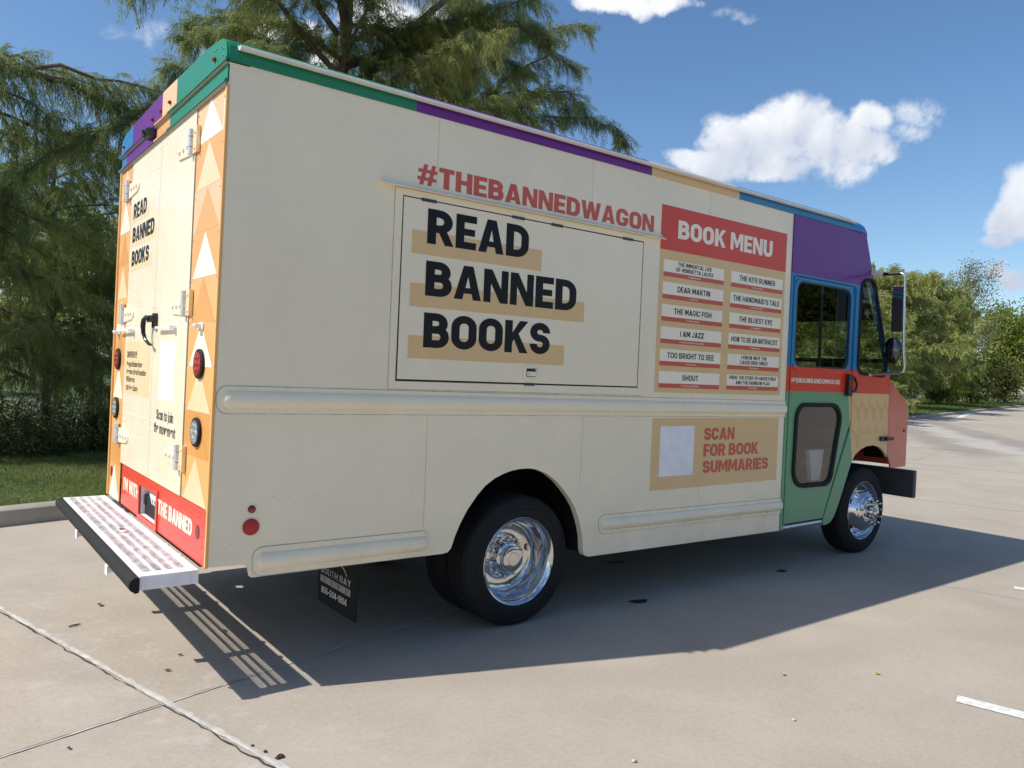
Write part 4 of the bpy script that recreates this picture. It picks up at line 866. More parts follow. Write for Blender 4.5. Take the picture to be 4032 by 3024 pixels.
# mirror
mb = MB(); mb.tube([(5.84, -.104, 2.592), (5.84, -.27, 2.590), (5.84, -.296, 2.575), (5.84, -.302, 2.54), (5.845, -.318, 1.90), (5.85, -.332, 1.76), (5.85, -.322, 1.715), (5.85, -.295, 1.70), (5.85, -.02, 1.682)], .0115, 10)
ma = mb.build('mirror_arm', 'alu', truck, smooth=True)
mb = MB(); mb.add([(x, y, z) for x, z0, z1 in ((5.82, 0, 0), (5.86, 0, 0)) for y, z in ((0, 2.592), (0, 2.640), (-.11, 2.603), (-.11, 2.583))], [(0, 1, 2, 3), (7, 6, 5, 4), (0, 4, 5, 1), (1, 5, 6, 2), (2, 6, 7, 3), (3, 7, 4, 0)]); mb.build('arm_bracket', 'gutter', ma, bevel=.006)
MB().box(5.82, 5.88, -.03, .0, 1.665, 1.69).build('arm_bracket', 'alu', ma)
mb = MB(); mb.tube([(5.84, -.10, 2.592), (5.84, -.27, 2.590)], .0145, 8); mb.build('arm_sleeve', 'ink', ma, smooth=True)
def tilt(o, ang, piv):
    o.matrix_world = Matrix.Translation(piv) @ Matrix.Rotation(ang, 4, 'Z') @ Matrix.Translation(-Vector(piv))
MF = lambda a, b, o: (5.828 - o, a, b)
mf = MB().prism(rrect(-.303, 2.068, -.205, 2.478, .014), MF, -.035, .004).build('mirror_head', 'black', ma, bevel=.006)
MB().prism(rrect(-.299, 2.076, -.211, 2.470, .012), MF, .0045, .0065).build('mirror_face', 'mirror', mf)
mc = MB().lathe([(.001, -.05), (.06, -.04), (.105, -.01), (.112, .0), (.108, .012), (.102, .013)], (5.828, 0, 0), 'x', 40, -1)
mc.v = [(x, -.232 + y * .72, 1.899 + z * 1.08) for x, y, z in mc.v]
mc = mc.build('convex_mirror', 'black', ma, smooth=True)
mg = MB().lathe([(.102, .012), (.09, .020), (.06, .030), (.03, .035), (.0005, .037)], (5.828, 0, 0), 'x', 40, -1); mg.v = [(x, -.232 + y * .72, 1.899 + z * 1.08) for x, y, z in mg.v]
mg.build('mirror_face', mat('dim_convex_glass', (.10, .105, .115), .03, 1.0, var=0), mc, smooth=True)
mb = MB(); mb.tube([(5.835, -.305, 2.40), (5.845, -.30, 2.40)], .02, 8); mb.tube([(5.84, -.30, 1.90), (5.842, -.322, 1.90)], .012, 8); mb.box(5.835, 5.855, -.325, -.30, 2.04, 2.06); mb.build('mirror_clamp', 'alu', ma)
# ------------------------------------------------------------------ setting, in the car park's own grid (rotated 14.85 degrees from the van)
TH = math.radians(14.85); E1 = Vector((math.cos(TH), math.sin(TH), 0)); E2 = Vector((-math.sin(TH), math.cos(TH), 0))
def L2W(u, v, z=0.0): p = E1 * u + E2 * v; return (p.x, p.y, z)
def lot_vec(nt):
    """ground position in grid coordinates (u along the kerb, v towards it)"""
    co = objco(nt); return vdot(nt, co, tuple(E1)), vdot(nt, co, tuple(E2)), co
def concrete():
    m, nt, p = new_mat('concrete_paving'); u, v, co = lot_vec(nt)
    big = noise(nt, co, .35, 5, .6); mid = noise(nt, co, 1.6, 6, .65, off=(4, 4, 0)); fine = noise(nt, co, 38, 7, .78); grit = noise(nt, co, 190, 2, .8, off=(1, 7, 0))
    # broom-finish streaks across the slab
    cmb = nt.nodes.new('ShaderNodeCombineXYZ'); nt.links.new((u * 70).s, cmb.inputs[0]); nt.links.new((v * 1.2).s, cmb.inputs[1])
    br = noise(nt, cmb.outputs[0], 1.0, 3, .6)
    f = (big * .55 + mid * .50 + fine * .70 + grit * .40 + br * .12)
    c = mixc(nt, f.smooth(.82, 1.44), (.335, .290, .236, 1), (.475, .420, .350, 1))
    # slab-to-slab tone differences
    bu = ((u + .144) / 5.19).op('FLOOR'); bv = ((v - .055) / 5.19).op('FLOOR')
    slab = (bu * 12.9898 + bv * 78.233).op('SINE').op('MULTIPLY', 43758.5453).op('FRACT')
    c = mixc(nt, slab * .10, c, (.22, .185, .155, 1))
    # pale laitance blotches along the sealed joint
    band = ((u + .144).op('ABSOLUTE')).smooth(.75, .05)
    pal = (noise(nt, co, 6, 6, .7, off=(2, 0, 0)) - .06).smooth(.46, .62) * band * .55
    c = mixc(nt, pal, c, (.50, .46, .42, 1))
    # pale scuffs, grit and specks
    sc_ = noise(nt, co, 14, 4, .75, off=(8, 2, 0)).smooth(.66, .74) * noise(nt, co, .8, 3, off=(3, 9, 0)).smooth(.48, .62) * .35
    c = mixc(nt, sc_, c, (.52, .47, .41, 1))
    vo = nt.nodes.new('ShaderNodeTexVoronoi'); vo.inputs['Scale'].default_value = 9; nt.links.new(co, vo.inputs['Vector'])
    c = mixc(nt, (X(nt, vo.outputs[0]) < .018) * .8, c, (.05, .04, .03, 1))
    vo2 = nt.nodes.new('ShaderNodeTexVoronoi'); vo2.inputs['Scale'].default_value = 16; nt.links.new(co, vo2.inputs['Vector'])
    c = mixc(nt, (X(nt, vo2.outputs[0]) < .014) * .6, c, (.62, .58, .50, 1))
    # drag marks and a washed streak far out on the lot
    st = noise(nt, co, .5, 4, .6, off=(2, 5, 0))
    d1 = (v - (u * -.030 + 2.2 + (st - .5) * 2.2) ) 
    far = u.smooth(14, 20)
    q = nt.nodes.new('ShaderNodeVectorMath')
    ax = vdot(nt, co, (.806, -.0, 0)); 
    # streak runs through (20.7,3.8) .. (35.4,13.7)
    dd = vdot(nt, co, (-.5586, .8294, 0)) - (-.5586 * 24.1 + .8294 * 5.95) + (st - .5) * 2.0
    lt = dd.op('ABSOLUTE').smooth(.75, .25) * u.smooth(17, 22) * .7
    dk = ((dd + 1.0).op('ABSOLUTE').smooth(.9, .3)).max((dd - 1.3).op('ABSOLUTE').smooth(.8, .2)) * u.smooth(17, 22) * .42
    c = mixc(nt, dk, c, (.17, .165, .165, 1)); c = mixc(nt, lt, c, (.44, .42, .39, 1))
    # long faint tyre tracks curving through the bay
    tk = vdot(nt, co, (.46, .888, 0)) + noise(nt, co, .25, 2, off=(7, 7, 0)) * 1.6
    t1 = (tk - 1.15).op('ABSOLUTE').smooth(.20, .05).max((tk + .55).op('ABSOLUTE').smooth(.20, .05)) * mid.smooth(.35, .7) * .20
    c = mixc(nt, t1, c, (.17, .15, .13, 1))
    nt.links.new(c, p.inputs['Base Color']); p.inputs['Roughness'].default_value = .88; p.inputs['Specular IOR Level'].default_value = .25
    bump(nt, p, fine * .5 + grit * .6 + br * .4 + mid * .4, .28, .006)
    return m
M['concrete'] = concrete()
gr = MB(); R_ = 900; gr.add([(-R_, -R_, 0), (R_, -R_, 0), (R_, R_, 0), (-R_, R_, 0)], [(0, 1, 2, 3)])
tag(gr.build('car_park', 'concrete'), kind='structure')
M['sealant'] = mat('white_joint_sealant', (.52, .50, .46), .7, var=.22, vscale=9, bmp=.4, bscale=30)
M['sealdk'] = mat('grey_joint', (.30, .28, .26), .8, var=.3, vscale=30)
M['paintw'] = mat('white_road_paint', (.66, .66, .63), .75, var=.14, vscale=25, bmp=.15, bscale=80)
M['gap'] = mat('joint_shadow_gap', (.05, .042, .035), .9, var=.4, vscale=30)
def wobble_strip(name, p0, p1, w, z, matl, amp=.006, seg=.12, thick=.0, seed=1, wv=.25):
    rng = random.Random(seed); p0 = Vector(p0); p1 = Vector(p1); L = (p1 - p0).length; n = max(2, int(L / seg)); d = (p1 - p0) / L; nn = Vector((-d.y, d.x, 0))
    vs = []; fs = []
    for i in range(n + 1):
        o = rng.gauss(0, amp); ww = w * (1 + rng.uniform(-wv, wv)); c = p0 + d * (L * i / n) + nn * o
        vs += [tuple(c + nn * ww / 2 + Vector((0, 0, z))), tuple(c + Vector((0, 0, z + thick))), tuple(c - nn * ww / 2 + Vector((0, 0, z)))]
    for i in range(n): fs += [(3 * i, 3 * i + 1, 3 * i + 4, 3 * i + 3), (3 * i + 1, 3 * i + 2, 3 * i + 5, 3 * i + 4)]
    mb = MB(); mb.add(vs, fs); return tag(mb.build(name, matl, recalc=False), kind='structure')
wobble_strip('joint_sealant', L2W(-.170, -5), L2W(-.170, 4.45), .007, .003, 'gap', .004, .05, 0, 5, .95)
wobble_strip('joint_sealant', L2W(-.144, -5), L2W(-.144, 4.45), .029, .004, 'sealant', .0016, .045, .0015, 3, .3)
for u in (10.24, 16.0, 21.0, 26.2, 39.7): wobble_strip('joint_sealant', L2W(u, -12), L2W(u, 4.4), .05 if u > 12 else .022, .004, 'sealant' if u in (16.0, 39.7, 10.24) else 'sealdk', .003, .5, .0, int(u))
wobble_strip('joint_sealant', L2W(5.05, -12), L2W(5.05, 4.4), .006, .003, 'sealdk', .003, .15, 0, 8)
wobble_strip('joint_sealant', L2W(-8, .048), L2W(60, .048), .009, .004, 'sealant', .001, .06, 0, 9, .35)
wobble_strip('joint_sealant', L2W(-8, .056), L2W(.25, .056), .006, .003, 'gap', .002, .05, 0, 19, .9)
# painted bay lines: long stripes running away from the kerb side, starting at v = -2.7
for i in range(-2, 9):
    u = 2.535 + 2.90 * i
    if i < 0: continue
    mb = MB(); rng = random.Random(i); q = []
    v0, v1 = -2.72, -8.2
    a = L2W(u - .05, v0 - .01, .004); b = L2W(u + .05, v0 - .005, .004); c = L2W(u + .05, v1, .004); d_ = L2W(u - .05, v1, .004)
    mb.add([a, b, c, d_], [(0, 1, 2, 3)]); tag(mb.build('parking_line', 'paintw', recalc=False), kind='structure')
mb = MB(); mb.add([(43.2, 15.0, .004), (43.6, 14.85, .004), (65.4, 22.45, .004), (65.1, 22.85, .004)], [(0, 1, 2, 3)]); tag(mb.build('parking_line', 'paintw', recalc=False), kind='structure')
# oil stains and a small iron cover
M['oil'] = mat('oil_stain', (.035, .028, .022), .45, var=.4, vscale=20)
for cx, cy, rx, ry, sd in ((2.955, .030, .072, .048, 1), (4.68, .032, .060, .042, 2), (3.61, .92, .09, .05, 3)):
    rng = random.Random(sd); mb = MB(); n = 26; ph = rng.uniform(0, 6)
    mb.add([(cx + rx * math.cos(t_) * (1 + .22 * math.sin(3 * t_ + ph) + rng.uniform(-.06, .06)), cy + ry * math.sin(t_) * (1 + .25 * math.cos(2 * t_ + ph)), .002) for t_ in np.linspace(0, 2 * math.pi, n, endpoint=False)], [tuple(range(n))])
    tag(mb.build('oil_stain', 'oil', recalc=False), kind='structure')
# kerb
M['kerb'] = mat('kerb_concrete', (.36, .32, .27), .85, var=.16, vscale=3, bmp=.3, bscale=60)
mb = MB(); vs = []; us = [-40 + 3.0 * i for i in range(75)]
prof = [(4.500, -.02), (4.508, .09), (4.520, .135), (4.545, .150), (4.68, .155), (4.70, .15), (4.70, .0)]
for i in range(len(us) - 1):
    o = len(mb.v); a, b = us[i] + .006, us[i + 1] - .006
    mb.add([L2W(a, v, z) for v, z in prof] + [L2W(b, v, z) for v, z in prof], [tuple(range(7)), tuple(range(13, 6, -1))] + [(k, k + 1, k + 8, k + 7) for k in range(6)])
tag(mb.build('kerb', 'kerb', smooth=True), kind='structure')
# lawn and soil behind it
def lawn_mat():
    m, nt, p = new_mat('lawn'); co = objco(nt)
    n = noise(nt, co, .9, 6, .65); n2 = noise(nt, co, 30, 4, .7)
    c = mixc(nt, (n * .6 + n2 * .5).smooth(.38, .72), (.050, .080, .018, 1), (.125, .155, .042, 1))
    c = mixc(nt, noise(nt, co, 5, 5, .7, off=(4, 0, 0)).smooth(.62, .75) * .5, c, (.14, .11, .06, 1))
    nt.links.new(c, p.inputs['Base Color']); p.inputs['Roughness'].default_value = .9; bump(nt, p, n2, .6, .05); return m
M['lawn'] = lawn_mat()
mb = MB(); vv = [4.68, 5.2, 6.5, 8.0, 10, 14, 22, 60, 400]; zz = [.125, .15, .17, .20, .25, .3, .3, .3, .3]; uu = [-60, -8, -4, 0, 4, 8, 20, 40, 60, 100, 160, 420]
mb.add([L2W(u, v, z) for u in uu for v, z in zip(vv, zz)], [(i * 9 + j, i * 9 + j + 1, (i + 1) * 9 + j + 1, (i + 1) * 9 + j) for i in range(len(uu) - 1) for j in range(8)])
tag(mb.build('lawn', 'lawn', smooth=True), kind='structure')

# ------------------------------------------------------------------ foliage helpers (numpy)
def mesh_quads(name, V, matl, parent=None, n=4):
    """V: (k, n, 3) array of faces"""
    k = V.shape[0]; me = bpy.data.meshes.new(name)
    me.vertices.add(k * n); me.vertices.foreach_set('co', V.reshape(-1).astype(np.float32))
    me.loops.add(k * n); me.loops.foreach_set('vertex_index', np.arange(k * n, dtype=np.int32))
    me.polygons.add(k); me.polygons.foreach_set('loop_start', np.arange(0, k * n, n, dtype=np.int32)); me.update(calc_edges=True)
    me.materials.append(M[matl]); o = bpy.data.objects.new(name, me); COL.objects.link(o)
    if parent: o.parent = parent
    return o
def nrm(a): return a / np.maximum(np.linalg.norm(a, axis=-1, keepdims=True), 1e-9)
def blades(base, d, L, w, rng, droop=.35):
    """thin bent diamonds: base points, directions, lengths, widths"""
    side = nrm(np.cross(d, rng.normal(size=d.shape)))
    mid = base + d * (L * .5)[:, None]; tip = base + d * L[:, None]; tip[:, 2] -= droop * L; mid[:, 2] -= droop * L * .2
    return np.stack([base, mid + side * (w / 2)[:, None], tip, mid - side * (w / 2)[:, None]], 1)
def foliage(name, dark, light, warm, scale=1.1, trans=.35, warm_amt=.5):
    m, nt, p = new_mat(name); co = objco(nt); out = nt.nodes['Material Output']
    n = noise(nt, co, scale, 4, .6); n2 = noise(nt, co, scale * 9, 3, .6, off=(3, 1, 1)); n3 = noise(nt, co, scale * .5, 3, .6, off=(9, 1, 4))
    c = mixc(nt, (n * .65 + n2 * .5).smooth(.34, .78), (*dark, 1), (*light, 1))
    c = mixc(nt, n3.smooth(.5, .68) * warm_amt, c, (*warm, 1))
    nt.links.new(c, p.inputs['Base Color']); p.inputs['Roughness'].default_value = .55; p.inputs['Specular IOR Level'].default_value = .3
    tl_ = nt.nodes.new('ShaderNodeBsdfTranslucent'); nt.links.new(c, tl_.inputs[0])
    mx = nt.nodes.new('ShaderNodeMixShader'); mx.inputs[0].default_value = trans
    nt.links.new(p.outputs[0], mx.inputs[1]); nt.links.new(tl_.outputs[0], mx.inputs[2]); nt.links.new(mx.outputs[0], out.inputs[0]); return m
M['cypress'] = foliage('cypress_foliage', (.125, .175, .070), (.325, .385, .135), (.47, .46, .14), trans=.58)
M['cypress2'] = foliage('far_cypress_foliage', (.19, .235, .06), (.40, .44, .125), (.50, .48, .15), .35, .48)
M['leafy'] = foliage('broadleaf_foliage', (.12, .18, .03), (.27, .34, .06), (.42, .38, .07), .5, .5)
M['sparse'] = foliage('dull_leaf_foliage', (.14, .16, .08), (.24, .25, .13), (.28, .25, .13), .5, .4)
M['weed'] = foliage('weeds', (.035, .06, .02), (.09, .12, .04), (.14, .12, .07), 1.4, .3)
M['grassb'] = foliage('grass_blades', (.080, .125, .026), (.18, .23, .055), (.26, .23, .09), 1.2, .4)
M['silver'] = mat('silvery_leaves', (.20, .23, .20), .7, var=.2)
M['bark'] = mat('bark', (.115, .085, .066), .9, var=.35, vscale=7, bmp=.8, bscale=26)
M['palebark'] = mat('pale_bark', (.24, .21, .185), .9, var=.3, vscale=8, bmp=.6, bscale=26)
M['cone'] = mat('green_cones', (.17, .18, .09), .8, var=.25, vscale=60)

def limb_path(p0, az, up, length, droop, rng, n=9, wob=.06):
    p = np.array(p0, float); d = np.array([math.cos(az) * math.cos(up), math.sin(az) * math.cos(up), math.sin(up)]); out = [p.copy()]
    st = length / n
    for i in range(n):
        d = d + rng.normal(size=3) * wob; d[2] -= droop * (.4 + i / n) / n; d /= np.linalg.norm(d); p = p + d * st; out.append(p.copy())
    return np.array(out)
def resample(path, step):
    seg = np.linalg.norm(np.diff(path, axis=0), axis=1); s = np.concatenate([[0], np.cumsum(seg)]); t = np.arange(0, s[-1], step)
    pos = np.stack([np.interp(t, s, path[:, k]) for k in range(3)], 1); tan = nrm(np.gradient(pos, axis=0)) if len(pos) > 1 else np.array([[1, 0, 0.]])
    return pos, tan, t / s[-1]
def cypress(root, trunks, limbs, seed, fol='cypress', tw_step=.16, tw_per=3, tw_len=(.35, .85), bl_step=.022, bl_len=(.07, .16), bl_w=.011, start=.18, wood=True, droop=1.1, cones=0, bark='bark', keep=None, iso=.9, hang=.42):
    """bald cypress: trunks / limbs are 3-D paths with radii; drooping side twigs carry feathery leaflets"""
    rng = np.random.default_rng(seed)
    mt = MB()
    for path, r in trunks: mt.tube([tuple(p) for p in path], list(r), 9)
    mt.build('trunk', bark, root, smooth=True)
    ml = MB(); B = []; DD = []; LL = []; cn = []
    for path, r0 in limbs:
        path = np.array(path); n = len(path); ml.tube([tuple(p) for p in path], [max(.006, r0 * (1 - .88 * i / (n - 1))) for i in range(n)], 7)
        pos, tan, s = resample(path, tw_step)
        for k in range(len(pos)):
            if s[k] < start: continue
            for _ in range(tw_per + (2 if s[k] > .9 else 0)):
                side = rng.normal(size=3); side -= tan[k] * side.dot(tan[k]); side[2] *= iso; side = nrm(side); side[2] -= .05
                ln = rng.uniform(*tw_len) * (1.1 - .35 * s[k]); d0 = nrm(side * .8 + tan[k] * .55)
                tt = np.linspace(0, 1, max(4, int(ln / bl_step)))
                tp = pos[k] + d0 * (ln * tt)[:, None]; tp[:, 2] -= droop * ln * tt ** 2 * rng.uniform(.35, .9)
                if keep is not None and not keep(tp[-1]): continue
                if wood and rng.random() < .55: ml.tube([tuple(tp[0]), tuple(tp[len(tp) // 2]), tuple(tp[-1])], [.006 * (bl_w / .011), .004 * (bl_w / .011), .0015], 4)
                tg = nrm(np.gradient(tp, axis=0))
                lat = nrm(np.cross(tg, rng.normal(size=3))); m_ = len(tp)
                for sg in (1, -1):
                    B.append(tp); DD.append(nrm(tg * .55 + lat * sg * rng.uniform(.4, 1.0, (m_, 1)) + rng.normal(size=(m_, 3)) * .25 + np.array([0, 0, -hang]))); LL.append(rng.uniform(*bl_len, m_) * (1 - .35 * tt))
                if cones and rng.random() < cones: cn.append(tp[-1] + rng.normal(size=3) * .03)
    ml.build('limbs', bark, root, smooth=True)
    B = np.concatenate(B); DD = np.concatenate(DD); LL = np.concatenate(LL)
    Q = blades(B, DD, LL, bl_w * rng.uniform(.7, 1.3, len(B)), rng, .3)
    mesh_quads('crown', Q, fol, root)
    if cn:
        mb = MB()
        for c in cn:
            for _ in range(int(rng.integers(1, 4))):
                q = c + rng.normal(size=3) * .03; r = rng.uniform(.011, .016)
                mb.add([q + np.array(v) * r for v in ((1,0,0),(-1,0,0),(0,1,0),(0,-1,0),(0,0,1),(0,0,-1))], [(0,2,4),(2,1,4),(1,3,4),(3,0,4),(2,0,5),(1,2,5),(3,1,5),(0,3,5)])
        o = mb.build('seed_cones', 'cone', root, smooth=True); o['kind'] = 'stuff'
    return len(Q)
def std_limbs(base, H, z0, z1, n, spread, rng, up=.35, dr=1.0, prof=lambda t: 1 - .75 * t, r0=.05):
    out = []; az = rng.uniform(0, 6)
    for i in range(n):
        t = i / max(1, n - 1); z = z0 + (z1 - z0) * t; az += 2.4 + rng.uniform(-.3, .3)
        ln = spread * prof(t) * rng.uniform(.75, 1.15)
        out.append((limb_path((base[0], base[1], z), az, up + rng.uniform(-.15, .2), ln, dr, rng), r0 * (1.1 - .7 * t)))
    return out
def straight(base, H, r, lean=(0, 0), rng=None, n=8, wob=.04):
    p = []; R = []
    for i in range(n + 1):
        t = i / n; p.append((base[0] + lean[0] * t + (rng.normal() * wob if 0 < i else 0), base[1] + lean[1] * t + (rng.normal() * wob if 0 < i else 0), base[2] + H * t)); R.append(r * (1 - .85 * t) + .01 + (.35 * r if i == 0 else 0))
    return (p, R)
# ------------------------------------------------------------------ trees and planting
rngA = np.random.default_rng(11)
def seg_path(pts, rng, wob=.03, per=4):
    P = np.array(pts, float); out = []
    for i in range(len(P) - 1):
        for k in range(per): out.append(P[i] + (P[i + 1] - P[i]) * k / per + rng.normal(size=3) * wob * (1 if (i + k) else 0))
    out.append(P[-1]); return np.array(out)
# tall cypress right behind the van
rtA = empty('cypress_tree', (4.05, 8.0, .2), 'tall feathery cypress with forked reddish trunk rising directly behind the van roof', 'tree')
def rel(o, pts): return [tuple(np.array(p) - np.array(o)) for p in pts]
oA = np.array((4.05, 8.0, .2))
R0 = lambda pts, wob=.03: seg_path(rel(oA, pts), rngA, wob)
trA = [straight((0, 0, 0), 11.2, .15, (.25, .2), rngA), straight((.32, .35, .0), 9.8, .085, (.35, .5), rngA), (R0([(4.12, 8.0, 5.6), (4.9, 7.9, 6.7), (5.7, 7.8, 7.7), (6.8, 7.7, 8.5), (8.2, 7.7, 9.2)]), list(np.linspace(.085, .03, 17)))]
lbA = []
for i in range(46):
    z = 3.6 + 7.0 * (i / 45) + rngA.uniform(-.1, .1); az = 2.4 * i + rngA.uniform(-.4, .4)
    ln = 3.5 * (1.05 - .45 * i / 45) * rngA.uniform(.7, 1.1)
    if math.cos(az) < -.3: ln *= .82
    lbA.append((limb_path((.02 * z, 0, z), az, rngA.uniform(.25, 1.0), ln, 1.0, rngA, wob=.10), .045))
for pts, r in (([(4.1, 8, 6.2), (3.0, 7.8, 6.9), (2.0, 7.6, 7.0), (1.2, 7.5, 6.75), (.95, 7.5, 6.4)], .05), ([(4.1, 8, 6.8), (3.0, 7.7, 7.6), (2.0, 7.6, 7.8), (1.4, 7.5, 7.6)], .05),
   ([(4.1, 8, 5.7), (3.2, 7.9, 6.3), (2.4, 7.9, 6.4), (1.75, 7.9, 6.0)], .04), ([(4.2, 8, 6.4), (5.4, 7.6, 7.0), (6.6, 7.5, 7.2), (7.4, 7.4, 6.9)], .045),
   ([(5.0, 7.9, 6.8), (6.0, 7.6, 7.4), (7.2, 7.5, 7.8), (8.0, 7.4, 7.6)], .045), ([(4.1, 8, 5.0), (4.9, 7.6, 5.7), (5.8, 7.5, 6.2), (6.5, 7.4, 6.1)], .04),
   ([(4.1, 8, 7.6), (5.2, 7.8, 8.4), (6.4, 7.6, 8.9)], .04), ([(4.1, 8, 5.2), (3.0, 7.8, 5.5), (1.9, 7.7, 5.3), (1.0, 7.7, 4.6), (.2, 7.8, 4.1), (-.5, 7.8, 3.3)], .04), ([(4.1, 8, 5.4), (3.2, 7.9, 5.7), (2.3, 7.8, 5.75), (1.5, 7.8, 5.5)], .035)):
    lbA.append((R0(pts), r))
def keepA(p):
    x, z = p[0] + 4.05, p[2] + .2
    return not (x < .55 and z > 5.0) and z < 10.5
nA = cypress(rtA, trA, lbA, 21, cones=.07, tw_step=.10, tw_per=5, tw_len=(.18, .6), bl_step=.0105, bl_len=(.08, .19), bl_w=.0075, droop=.7, start=.12, keep=keepA)
# second cypress, further right along the kerb
rngB = np.random.default_rng(5); oB = np.array((7.4, 9.2, .2))
rtB = empty('cypress_tree', tuple(oB), 'cypress above the purple roof stripe, its cone-laden branch tips reaching into open sky', 'tree')
lbB = []
for i in range(26):
    z = 4.0 + 5.0 * (i / 25); ln = 2.4 * (1.05 - .35 * i / 25) * rngB.uniform(.7, 1.1)
    lbB.append((limb_path((0, 0, z), 2.4 * i + rngB.uniform(-.4, .4), rngB.uniform(.2, .9), ln, 1.0, rngB, wob=.10), .04))
for pts, r in (([(7.4, 9.2, 7.3), (8.4, 8.9, 8.2), (9.3, 8.6, 8.75), (9.9, 8.4, 8.75)], .04), ([(7.4, 9.2, 6.6), (8.3, 8.8, 7.6), (9.1, 8.6, 8.1), (9.6, 8.5, 7.9)], .035), ([(7.4, 9.2, 6.2), (8.4, 8.7, 7.1), (9.3, 8.4, 7.35), (9.7, 8.3, 7.0)], .035),
   ([(7.4, 9.2, 6.0), (8.6, 8.6, 6.65), (9.6, 8.3, 6.85), (10.4, 8.1, 6.75), (10.6, 8.1, 6.5)], .03), ([(7.4, 9.2, 6.4), (7.9, 8.6, 7.0), (8.6, 8.2, 7.15), (9.0, 8.0, 6.8)], .03)):
    lbB.append((seg_path(rel(oB, pts), rngB), r))
cypress(rtB, [straight((0, 0, 0), 8.4, .11, (.2, .1), rngB)], lbB, 22, cones=.16, tw_step=.11, tw_per=4, tw_len=(.18, .55), bl_step=.0105, bl_len=(.08, .19), bl_w=.0075, droop=.7, start=.12)
# big cypress whose limbs hang in from the left
rngC = np.random.default_rng(8); oC = np.array((-2.9, 10.4, .2))
rtC = empty('cypress_tree', tuple(oC), 'big cypress at the left picture edge with long limbs hanging over the lawn', 'tree')
lbC = []
def addC(pts, r): lbC.append((seg_path(rel(oC, pts), rngC), r))
addC([(-2.9, 10.4, 4.6), (-1.6, 8.3, 5.1), (-.4, 8.0, 5.12), (.65, 8.0, 5.03), (1.25, 8.0, 4.86), (1.8, 8.0, 4.6)], .075)
addC([(-1.6, 8.3, 5.1), (-.6, 8.2, 5.25), (.3, 8.1, 5.25), (1.1, 8.0, 5.05)], .035); addC([(-.4, 8.0, 5.12), (.5, 7.8, 5.2), (1.3, 7.7, 5.2), (1.9, 7.7, 4.95)], .03)
addC([(-2.9, 10.4, 4.9), (-1.8, 8.0, 5.1), (-.9, 7.7, 5.2), (-.2, 7.6, 5.0)], .045); addC([(-2.9, 10.4, 4.2), (-1.5, 8.0, 4.7), (-.5, 7.7, 4.75), (.3, 7.6, 4.5)], .04)
addC([(-2.9, 10.4, 3.9), (-1.6, 8.5, 4.4), (-.4, 8.4, 4.6), (.6, 8.4, 4.5), (1.4, 8.5, 4.2)], .04)
for z, zz in ((2.0, 1.9), (2.4, 2.5), (2.9, 2.9), (3.3, 3.2), (1.7, 1.5)):
    addC([(-2.9, 10.4, z), (-1.8, 8.3 + rngC.uniform(-.5, .4), zz + .45), (-.7, 8.2 + rngC.uniform(-.6, .4), zz + .35), (.3, 8.2 + rngC.uniform(-.5, .4), zz - .05), (1.2, 8.3, zz - .5)], .04)
cypress(rtC, [straight((0, 0, 0), 5.4, .2, (-.2, .2), rngC)], lbC, 23, cones=.06, tw_step=.12, tw_per=4, tw_len=(.18, .6), bl_step=.0105, bl_len=(.08, .19), bl_w=.0075, droop=.7, start=.40, keep=lambda p: not (p[0] - 2.9 > -1.3 and p[2] + .2 > 5.42))
# young cypress standing low in the shade between them
rngD = np.random.default_rng(9)
rtD = empty('cypress_tree', (.45, 9.6, .2), 'low young cypress with foliage down to the weeds beside the rear of the van', 'tree')
lbD = std_limbs((0, 0), 4.7, .75, 4.4, 40, 2.0, rngD, .4, .7, lambda t: 1.1 - .55 * t, .035)
cypress(rtD, [straight((0, 0, 0), 4.7, .07, (0, 0), rngD)], lbD, 24, cones=.03, tw_step=.12, tw_per=3, tw_len=(.18, .6), bl_step=.0105, bl_len=(.08, .19), bl_w=.0075, droop=.7, start=.1)
# ---- broadleaf builder
def broadleaf(root, H, spread, seed, fol, n_limb=26, z0=.25, leaf=(.05, .09), per=46, clump=.34, trunk_r=.09, bark='bark', sparse=1.0, tilt=.45):
    rng = np.random.default_rng(seed); mt = MB(); mt.tube(*[(lambda pr: (pr[0], pr[1], 8))(straight((0, 0, 0), H * .8, trunk_r, (rng.normal() * .2, rng.normal() * .2), rng, wob=.06 * H / 6))][0]); mt.build('trunk', bark, root, smooth=True)
    ml = MB(); C_ = []
    for i in range(n_limb):
        t = i / (n_limb - 1); z = H * (z0 + (.74 - z0) * t); ln = spread * math.sin(.5 + 2.2 * (1 - t) * .9 + .2) * rng.uniform(.75, 1.1) + .25
        P = limb_path((0, 0, z), 2.4 * i + rng.uniform(-.4, .4), rng.uniform(.3, .8) + .5 * t, ln, .1, rng, wob=.12); n = len(P)
        ml.tube([tuple(p) for p in P], [max(.006, trunk_r * .38 * (1 - .9 * k / (n - 1))) for k in range(n)], 6)
        pos, tan, s = resample(P, .16 * H / 5)
        for k in range(len(pos)):
            if s[k] > .3 and rng.random() < sparse:
                q = pos[k] + rng.normal(size=3) * clump * .6; C_.append(q)
                if rng.random() < .8: ml.tube([tuple(pos[k]), tuple(q)], [.008, .003], 4)
    ml.build('limbs', bark, root, smooth=True)
    C_ = np.array(C_); N = len(C_) * per; base = np.repeat(C_, per, 0) + rng.normal(size=(N, 3)) * clump * np.array([.62, .62, .48])
    d = nrm(rng.normal(size=(N, 3)) + np.array([0, 0, -.35])); L = rng.uniform(*leaf, N)
    mesh_quads('crown', blades(base, d, L, L * .62, rng, .12), fol, root)
